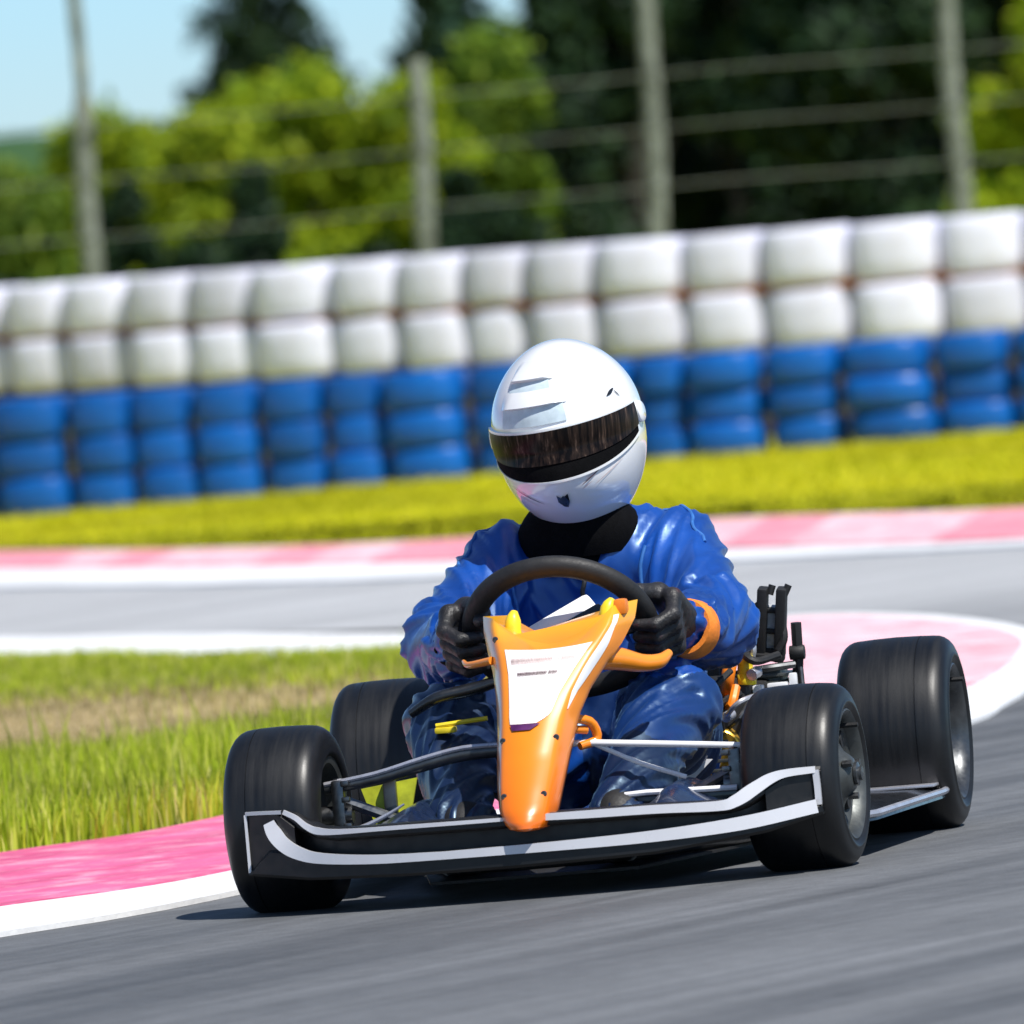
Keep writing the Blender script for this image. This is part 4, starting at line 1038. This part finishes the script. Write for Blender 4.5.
# cloth folds: ridged noise stretched round each limb
def folds(V, F):
    n = np.zeros_like(V); q = V[F]; fn = np.cross(q[:, 2] - q[:, 0], q[:, 3] - q[:, 1])
    for k in range(4): np.add.at(n, F[:, k], fn)
    n /= np.linalg.norm(n, axis=1)[:, None] + 1e-12
    D = np.array([cap(V[:, 0], V[:, 1], V[:, 2], *L) for L in LIMB]); li = D.argmin(0); lm = D.min(0)
    out = V.copy()
    for i in range(len(V)):
        p = V[i]
        if lm[i] < .014:
            a, b, ra, rb = LIMB[li[i]]; a = np.array(a); d = np.array(b) - a; L = np.linalg.norm(d); d /= L
            t = (p - a) @ d; pr = p - a - d * t
            ang = math.atan2(pr[2], pr[0] + pr[1] * .3)
            A = ang + t * 11 * (1 if li[i] in (0, 1, 4, 6) else -1); q = Vector((2.0 * math.cos(A) + li[i] * 3, 2.0 * math.sin(A), t * 6.5 + li[i] * 7))
            jt = min(abs(t), abs(L - t)); amp = .0076 + .0034 * math.exp(-(jt / .05) ** 2)
        else:
            sx_ = 1 if p[0] > -.02 else -1; q = Vector(((p[0] + .02) * sx_ * 13 - p[2] * 9 + sx_, p[1] * 4 + p[0] * 3, p[2] * 4 + (p[0] + .02) * sx_ * 3)); amp = .0100
        wv = mnoise.noise_vector(q * .5 + Vector((3, 1, 4))) * .35
        r = max(0, 1 - abs(mnoise.noise(q + wv)) * 2.3) ** 1.7
        r2 = max(0, 1 - abs(mnoise.noise(q * 1.9 + wv * 1.6 + Vector((9, 3, 2)))) * 2.4) ** 2
        lowf = mnoise.noise(q * .5 + Vector((20, 5, 7)))
        out[i] = p + n[i] * amp * (r * 1.3 + r2 * .22 + lowf * .9 - .5)
    # relax the cloth so that creases stay rounded
    nb = np.zeros_like(out); ct = np.zeros(len(out))
    for _ in range(3):
        nb[:] = 0; ct[:] = 0
        for a_ in range(4):
            i0, i1 = F[:, a_], F[:, (a_ + 1) % 4]
            np.add.at(nb, i0, out[i1]); np.add.at(nb, i1, out[i0]); np.add.at(ct, i0, 1); np.add.at(ct, i1, 1)
        out = out * .55 + .45 * nb / ct[:, None]
    return out
V = folds(V, F)
person = mesh_np('person', V, F, [M['suit'], M['suit_dark'], M['black_cloth'], M['suit_leg']], smooth=True)
fc = V[F].mean(1)
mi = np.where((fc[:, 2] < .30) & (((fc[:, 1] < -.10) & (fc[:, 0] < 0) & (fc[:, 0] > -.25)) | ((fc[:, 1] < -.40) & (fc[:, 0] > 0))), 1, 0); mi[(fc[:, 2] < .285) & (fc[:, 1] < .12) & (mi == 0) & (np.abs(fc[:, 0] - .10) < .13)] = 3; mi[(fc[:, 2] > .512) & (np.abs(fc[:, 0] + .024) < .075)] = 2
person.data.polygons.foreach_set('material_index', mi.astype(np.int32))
person.location = (KX, 0, 0); person.rotation_euler = (0, 0, -KYAW)
tag(person, 'kart driver in shiny blue overalls and white full face helmet gripping the steering wheel', 'person')

# stitched seams and zip lying on the cloth
from mathutils.bvhtree import BVHTree
bvh = BVHTree.FromPolygons([tuple(v) for v in V], [tuple(int(i) for i in f) for f in F])
def on_body(pts, r, name, mat, sub=8, off=.0008):
    P = []
    for p in catmull(pts, sub):
        loc, nor, _, _ = bvh.find_nearest(Vector(p)); P.append(loc + nor * off)
    Q = [P[0]] + [(P[i - 1] + P[i] * 2 + P[i + 1]) / 4 for i in range(1, len(P) - 1)] + [P[-1]]
    return MB().tube(Q, r, 8).build(name, mat, person)
M['seam'] = simple('seam', (.03, .14, .42), .5, var=.2, scale=80)
on_body([(.075, .10, .48), (.070, .10, .44), (.062, .10, .39), (.06, .10, .33)], .0028, 'seam', M['seam'])
on_body([(-.125, .10, .46), (-.12, .10, .42), (-.11, .10, .36)], .0028, 'seam', M['seam'])
on_body([(.105, .24, .53), (.135, .20, .515), (.150, .15, .48), (.155, .12, .45)], .0026, 'seam', M['seam'])
on_body([(-.15, .24, .53), (-.175, .20, .505), (-.19, .15, .47), (-.19, .12, .44)], .0026, 'seam', M['seam'])
on_body([(-.02, .09, .45), (-.018, .09, .40), (-.016, .08, .33), (-.016, .08, .26)], .0036, 'zip', M['black_matte'])
# collar
mb = MB(); rows = []
for t in np.linspace(0, 1, 9):
    rr = .088 - .024 * t + .012 * math.sin(t * PI); z = .468 + .065 * t
    rows.append([(-.020 + rr * 1.05 * math.cos(q), .185 - .02 * t + rr * .95 * math.sin(q) , z + .012 * math.sin(q) * (1 - t)) for q in np.linspace(0, 2 * PI, 40, endpoint=False)])
mb.grid(rows, closed_u=True); mb.f.append(tuple(range(320, 360))); mb.m.append(0)
mb.build('neck_collar', M['black_cloth'], person, smooth=60)
# chest webbing below the collar
rows = []
for t in np.linspace(0, 1, 8):
    rows.append([(-.026 + .075 * u * (1 - .35 * t), .125 - .012 * t + .03 * u * u, .492 - .06 * t) for u in np.linspace(-1, 1, 15)])
o = MB().grid(rows).build('chest_panel', M['black_cloth'], person, smooth=60); md = o.modifiers.new('solid', 'SOLIDIFY'); md.thickness = .012

# gloves: palm, four curled fingers of unequal length and a thumb, one continuous surface each
def glove(ang, side, wrist):
    C = ring(ang); er = SX * math.cos(ang) + SU * math.sin(ang); et = SU * side if False else (-SX * math.sin(ang) + SU * math.cos(ang)) * side
    def P(r, t, n): return np.array(C + er * r + et * t + SN * n)
    prim = []; lens = (.92, 1.0, .96, .80)
    # t axis: + points up the rim (index finger side)
    for i, Ls in enumerate(lens):
        t = (1.5 - i) * .0205
        k0 = P(.036, t * .92, .030); k1 = P(.036 + .002, t * 1.05, -.006 - .004 * Ls); k2 = P(.014, t * 1.05, -.031 * Ls - .002); k3 = P(-.010 * Ls - .003, t * 1.0, -.030 * Ls)
        prim += [(k0, k1, .0122, .0112, 0), (k1, k2, .0110, .0102, 0), (k2, k3, .0101, .0088, 0)]
    W_ = np.array(wrist)
    palm = []
    for i in range(4):
        t = (1.5 - i) * .0205; palm.append((P(.034, t * .9, .030), W_ + (P(.034, t * .5, .030) - P(.034, 0, .030)), .0155, .019))
    th = [P(.012, .022, .045), P(-.012, .044, .026), P(-.022, .052, -.002), P(-.020, .056, -.022)]
    def f(X, Y, Z):
        d = None
        for a, b, ra, rb in palm:
            q = cap(X, Y, Z, a, b, ra, rb); d = q if d is None else smin(d, q, .012)
        d = smin(d, cap(X, Y, Z, (W_ + P(.034, 0, .03)) / 2, th[0], .018, .0165), .012)
        fd = None
        for j in range(4):
            g_ = None
            for a, b, ra, rb, _ in prim[j * 3:j * 3 + 3]:
                q = cap(X, Y, Z, a, b, ra, rb); g_ = q if g_ is None else smin(g_, q, .004)
            fd = g_ if fd is None else np.minimum(fd, g_)
        d = smin(d, fd, .004)
        tq = None
        for a, b, ra, rb in ((th[0], th[1], .0165, .013), (th[1], th[2], .0128, .0115), (th[2], th[3], .0112, .0095)):
            q = cap(X, Y, Z, a, b, ra, rb); tq = q if tq is None else smin(tq, q, .004)
        return smin(d, tq, .005)
    allp = np.array([p for a in prim for p in a[:2]] + th + [W_]); lo = allp.min(0) - .03; hi = allp.max(0) + .03
    V, F = surf_nets(f, lo, hi, .0026)
    o = mesh_np('glove', V, F, M['glove'], smooth=True, parent=person)
    return o, P
def m_glove():
    m, nt, b = nodes('glove'); v = coords(nt)
    r = ramp(nt, noise(nt, v, 38, 3), [(.35, (.008, .008, .009)), (.62, (.020, .018, .020)), (.75, (.06, .012, .014))])
    nt.links.new(r.outputs[0], b.inputs['Base Color']); b.inputs['Roughness'].default_value = .5
    bump(nt, b, noise(nt, v, 130, 4), .5, .004); return m
M['glove'] = m_glove()
gl, _ = glove(R(182), -1, (-.150, -.205, .352)); gr, _ = glove(R(-3), 1, (.184, -.205, .350))
def cuff(c, d, r, parent, mat):
    q = Vector(d).normalized().to_track_quat('X', 'Z').to_matrix().to_4x4(); T = Matrix.Translation(c) @ q
    MB().lathe([(-.020, r * .82), (-.020, r * 1.0), (-.014, r * 1.06), (.012, r * 1.10), (.018, r * 1.06), (.018, r * .86)], 32, T).build('cuff', mat, parent)
cuff((-.152, -.198, .353), (-.02, .10, -.005), .034, gl, M['black_cloth']); cuff((.185, -.196, .347), (.02, .10, -.02), .040, gr, M['orange_cuff'])

# shoes on the pedals
for s, x in ((-1, -.105), (1, .115)):
    c = np.array((x, -.54, .105))
    def f(X, Y, Z, x=x): 
        d = cap(X, Y, Z, (x, -.55, .070), (x, -.61, .085), .030, .026)
        return smin(d, cap(X, Y, Z, (x, -.535, .075), (x, -.53, .10), .040, .040), .02)
    V, F = surf_nets(f, (x - .07, -.66, .02), (x + .07, -.45, .18), .005); mesh_np('shoe', V, F, M['black_matte'], smooth=True, parent=person)
    mb = MB(); mb.box((x, -.648, .085), (.05, .008, .05), rot=Matrix.Rotation(R(-25), 4, 'X'), bev=.003); mb.tube([(x, -.648, .075), (x, -.63, .045)], .006, 8); mb.build('pedal', M['black_matte'], kart)

# helmet -----------------------------------------------------------------
HM = Matrix.Translation((-.022, .165, .6330)) @ Matrix.Rotation(R(-6), 4, 'Y') @ Matrix.Rotation(R(-2.5), 4, 'Z') @ Matrix.Rotation(R(8), 4, 'X')
def hp(th, ph, off=0.0):
    """th azimuth from the face (-Y), ph elevation; helmet-local metres"""
    ct, st, cp, sp_ = math.cos(th), math.sin(th), math.cos(ph), math.sin(ph)
    a, b, c = .1095, .140, .1435
    x = a * st * cp; y = -b * ct * cp; z = c * sp_
    if z > 0:
        k = z / c; e = 1 + .045 * math.sin(k * PI)
        x *= e; y *= e
    else:
        k = -z / c
        x *= 1 - .10 * max(0, k - .15) ** 1.5; 
        if y < 0: y *= 1 + .17 * math.sin(min(1, k * 1.15) * PI) - .03 * k; x *= 1 - .03 * k * (ct if ct > 0 else 0)
        z *= 1.02
    p = Vector((x, y, z)); n = Vector((x / a ** 2, y / b ** 2, z / c ** 2)).normalized()
    return p + n * off
def hgrid(t0, t1, p0, p1, nt_, np_, off, mb=None, close=True, edge=.004):
    """patch of the shell; p0/p1/off may be functions; edges turn inwards so the patch has thickness"""
    rows = []
    for i in range(nt_):
        th = t0 + (t1 - t0) * i / (nt_ - 1)
        a = p0(th) if callable(p0) else p0; b = p1(th) if callable(p1) else p1
        r = [hp(th, a, -edge)]
        for j in range(np_):
            ph = a + (b - a) * j / (np_ - 1); r.append(hp(th, ph, off(i / (nt_ - 1), j / (np_ - 1)) if callable(off) else off))
        r.append(hp(th, b, -edge)); rows.append(r)
    first = [p for p in [hp(t0, (p0(t0) if callable(p0) else p0) + ((p1(t0) if callable(p1) else p1) - (p0(t0) if callable(p0) else p0)) * max(0, min(1, (j - 1) / (np_ - 1))), -edge) for j in range(np_ + 2)]]
    last = [hp(t1, (p0(t1) if callable(p0) else p0) + ((p1(t1) if callable(p1) else p1) - (p0(t1) if callable(p0) else p0)) * max(0, min(1, (j - 1) / (np_ - 1))), -edge) for j in range(np_ + 2)]
    rows = [first] + rows + [last]
    mb = mb or MB(); mb.grid(rows, M=HM); return mb
mb = MB(); rows = [[hp(2 * PI * i / 72, ph) for i in range(72)] for ph in np.linspace(-R(62), R(89.5), 54)]
# rolled lower rim
low_ = rows[0]; cen = sum(low_, Vector()) / 72
rows = [[p + (cen - p) * .18 + Vector((0, 0, .012)) for p in low_], [p + (cen - p) * .10 - Vector((0, 0, .004)) for p in low_], [p + (cen - p) * .03 - Vector((0, 0, .004)) for p in low_]] + rows
mb.grid(rows, closed_u=True, M=HM); k = len(mb.v); mb.f.append(tuple(range(k - 72, k))); mb.m.append(0)
he = mb.build('helmet', M['white_paint'], person, smooth=60)
MB().tube([HM @ hp(2 * PI * i / 60, -R(61.5), .0005) for i in range(61)], .0042, 8, caps=False).build('rim_trim', M['black_matte'], he)
TE = R(77)
def taper(th, v0, v1, pw=4): u = abs(th) / TE; return v0 + (v1 - v0) * u ** pw
v_lo = lambda th: R(taper(th, -15.5, -3, 2.2)); v_hi = lambda th: R(taper(th, 12.5, 14, 2))
hgrid(-TE, TE, v_lo, v_hi, 60, 12, .0022).build('visor_seal', M['black_cloth'], he, smooth=50)
g_lo = lambda th: R(taper(th, -6, 1, 2.6)); g_hi = lambda th: R(taper(th, 13, 15, 2))
hgrid(-TE * 1.0, TE * 1.0, g_lo, g_hi, 60, 10, .0042).build('visor', M['visor'], he, smooth=50)
hgrid(-TE, TE, lambda th: v_hi(th) + R(.3), lambda th: v_hi(th) + R(1.7), 60, 3, .0042).build('visor_lip', M['white_paint'], he, smooth=50)
hgrid(-TE, TE, lambda th: v_lo(th) - R(1.5), lambda th: v_lo(th) - R(.2), 60, 3, .0032).build('chin_lip', M['white_paint'], he, smooth=50)
for s in (-1, 1):
    q = hp(s * R(86), R(7), .003); nn_ = (HM.to_3x3() @ Vector((s, -.1, .05))).normalized()
    T = Matrix.Translation(HM @ q) @ nn_.to_track_quat('X', 'Z').to_matrix().to_4x4()
    MB().lathe([(-.006, .016), (.001, .016), (.003, .013), (.003, .0005)], 24, T).build('visor_pivot', M['white_paint'], he)
# forehead scoops: two raised lips with grey-blue intakes under them
def scoop(t0, t1, pa, pb, hgt):
    f = lambda u, v: .0008 + hgt * (1 - v) ** 1.1 * min(1, min(u, 1 - u) * 6)
    hgrid(R(t0), R(t1), R(pa), R(pb), 24, 10, f, edge=.001).build('vent_scoop', M['white_paint'], he, smooth=40)
def intake(t0, t1, pa, pb):
    hgrid(R(t0), R(t1), R(pa), R(pb), 20, 5, .0020, edge=.001).build('vent', M['vent_grey'], he, smooth=40)
intake(-42, 15, 17, 28); scoop(-46, 18, 28, 41, .008)
intake(-38, 6, 36.5, 45); scoop(-43, 10, 45, 62, .008)
# chin logo, chin slots and side graphics
def blob(pts, off, mat, name):
    mb = MB(); mb.add([HM @ hp(R(a), R(b), off) for a, b in pts], [tuple(range(len(pts)))]); mb.build(name, mat, he, smooth=0, fix=False)
EB = -25
blob([(a, EB + b) for a, b in [(-5, 0), (-5.6, -5), (-2, -9), (1.5, -10), (4.6, -6), (5, -.5), (2.5, -2.5), (.5, -1), (-2, -2.5)]], .0016, M['dark_steel'], 'emblem')
blob([(a, EB + b) for a, b in [(1.5, -1.5), (5, 0), (4.6, -6), (1.5, -10)]], .0024, M['black_gloss'], 'emblem')
def mark(a0, b0, a1, b1, wd, mat, name='chin_mark'):
    g = []
    for t in np.linspace(0, 1, 8):
        w_ = wd * math.sin(PI * (t * .9 + .05)); a = a0 + (a1 - a0) * t; b = b0 + (b1 - b0) * t
        g.append([hp(R(a), R(b - w_), .0014), hp(R(a), R(b + w_), .0014)])
    MB().grid(g, M=HM).build(name, mat, he, smooth=0, fix=False)
mark(18, -22, 34, -15, .5, M['ink']); mark(18, -24.5, 27, -21, .3, M['ink_soft']); mark(28, -24, 56, -13, .3, M['ink_soft']); mark(22, -18.5, 30, -15.5, .25, M['ink_soft'])
mark(-50, -17, -20, -30, .4, M['dark_steel']); mark(-54, -19, -26, -32, .25, M['ink_soft']); mark(52, 24, 62, 27, 1.2, M['black_gloss']); mark(61, 26, 65, 21, .7, M['black_gloss'])
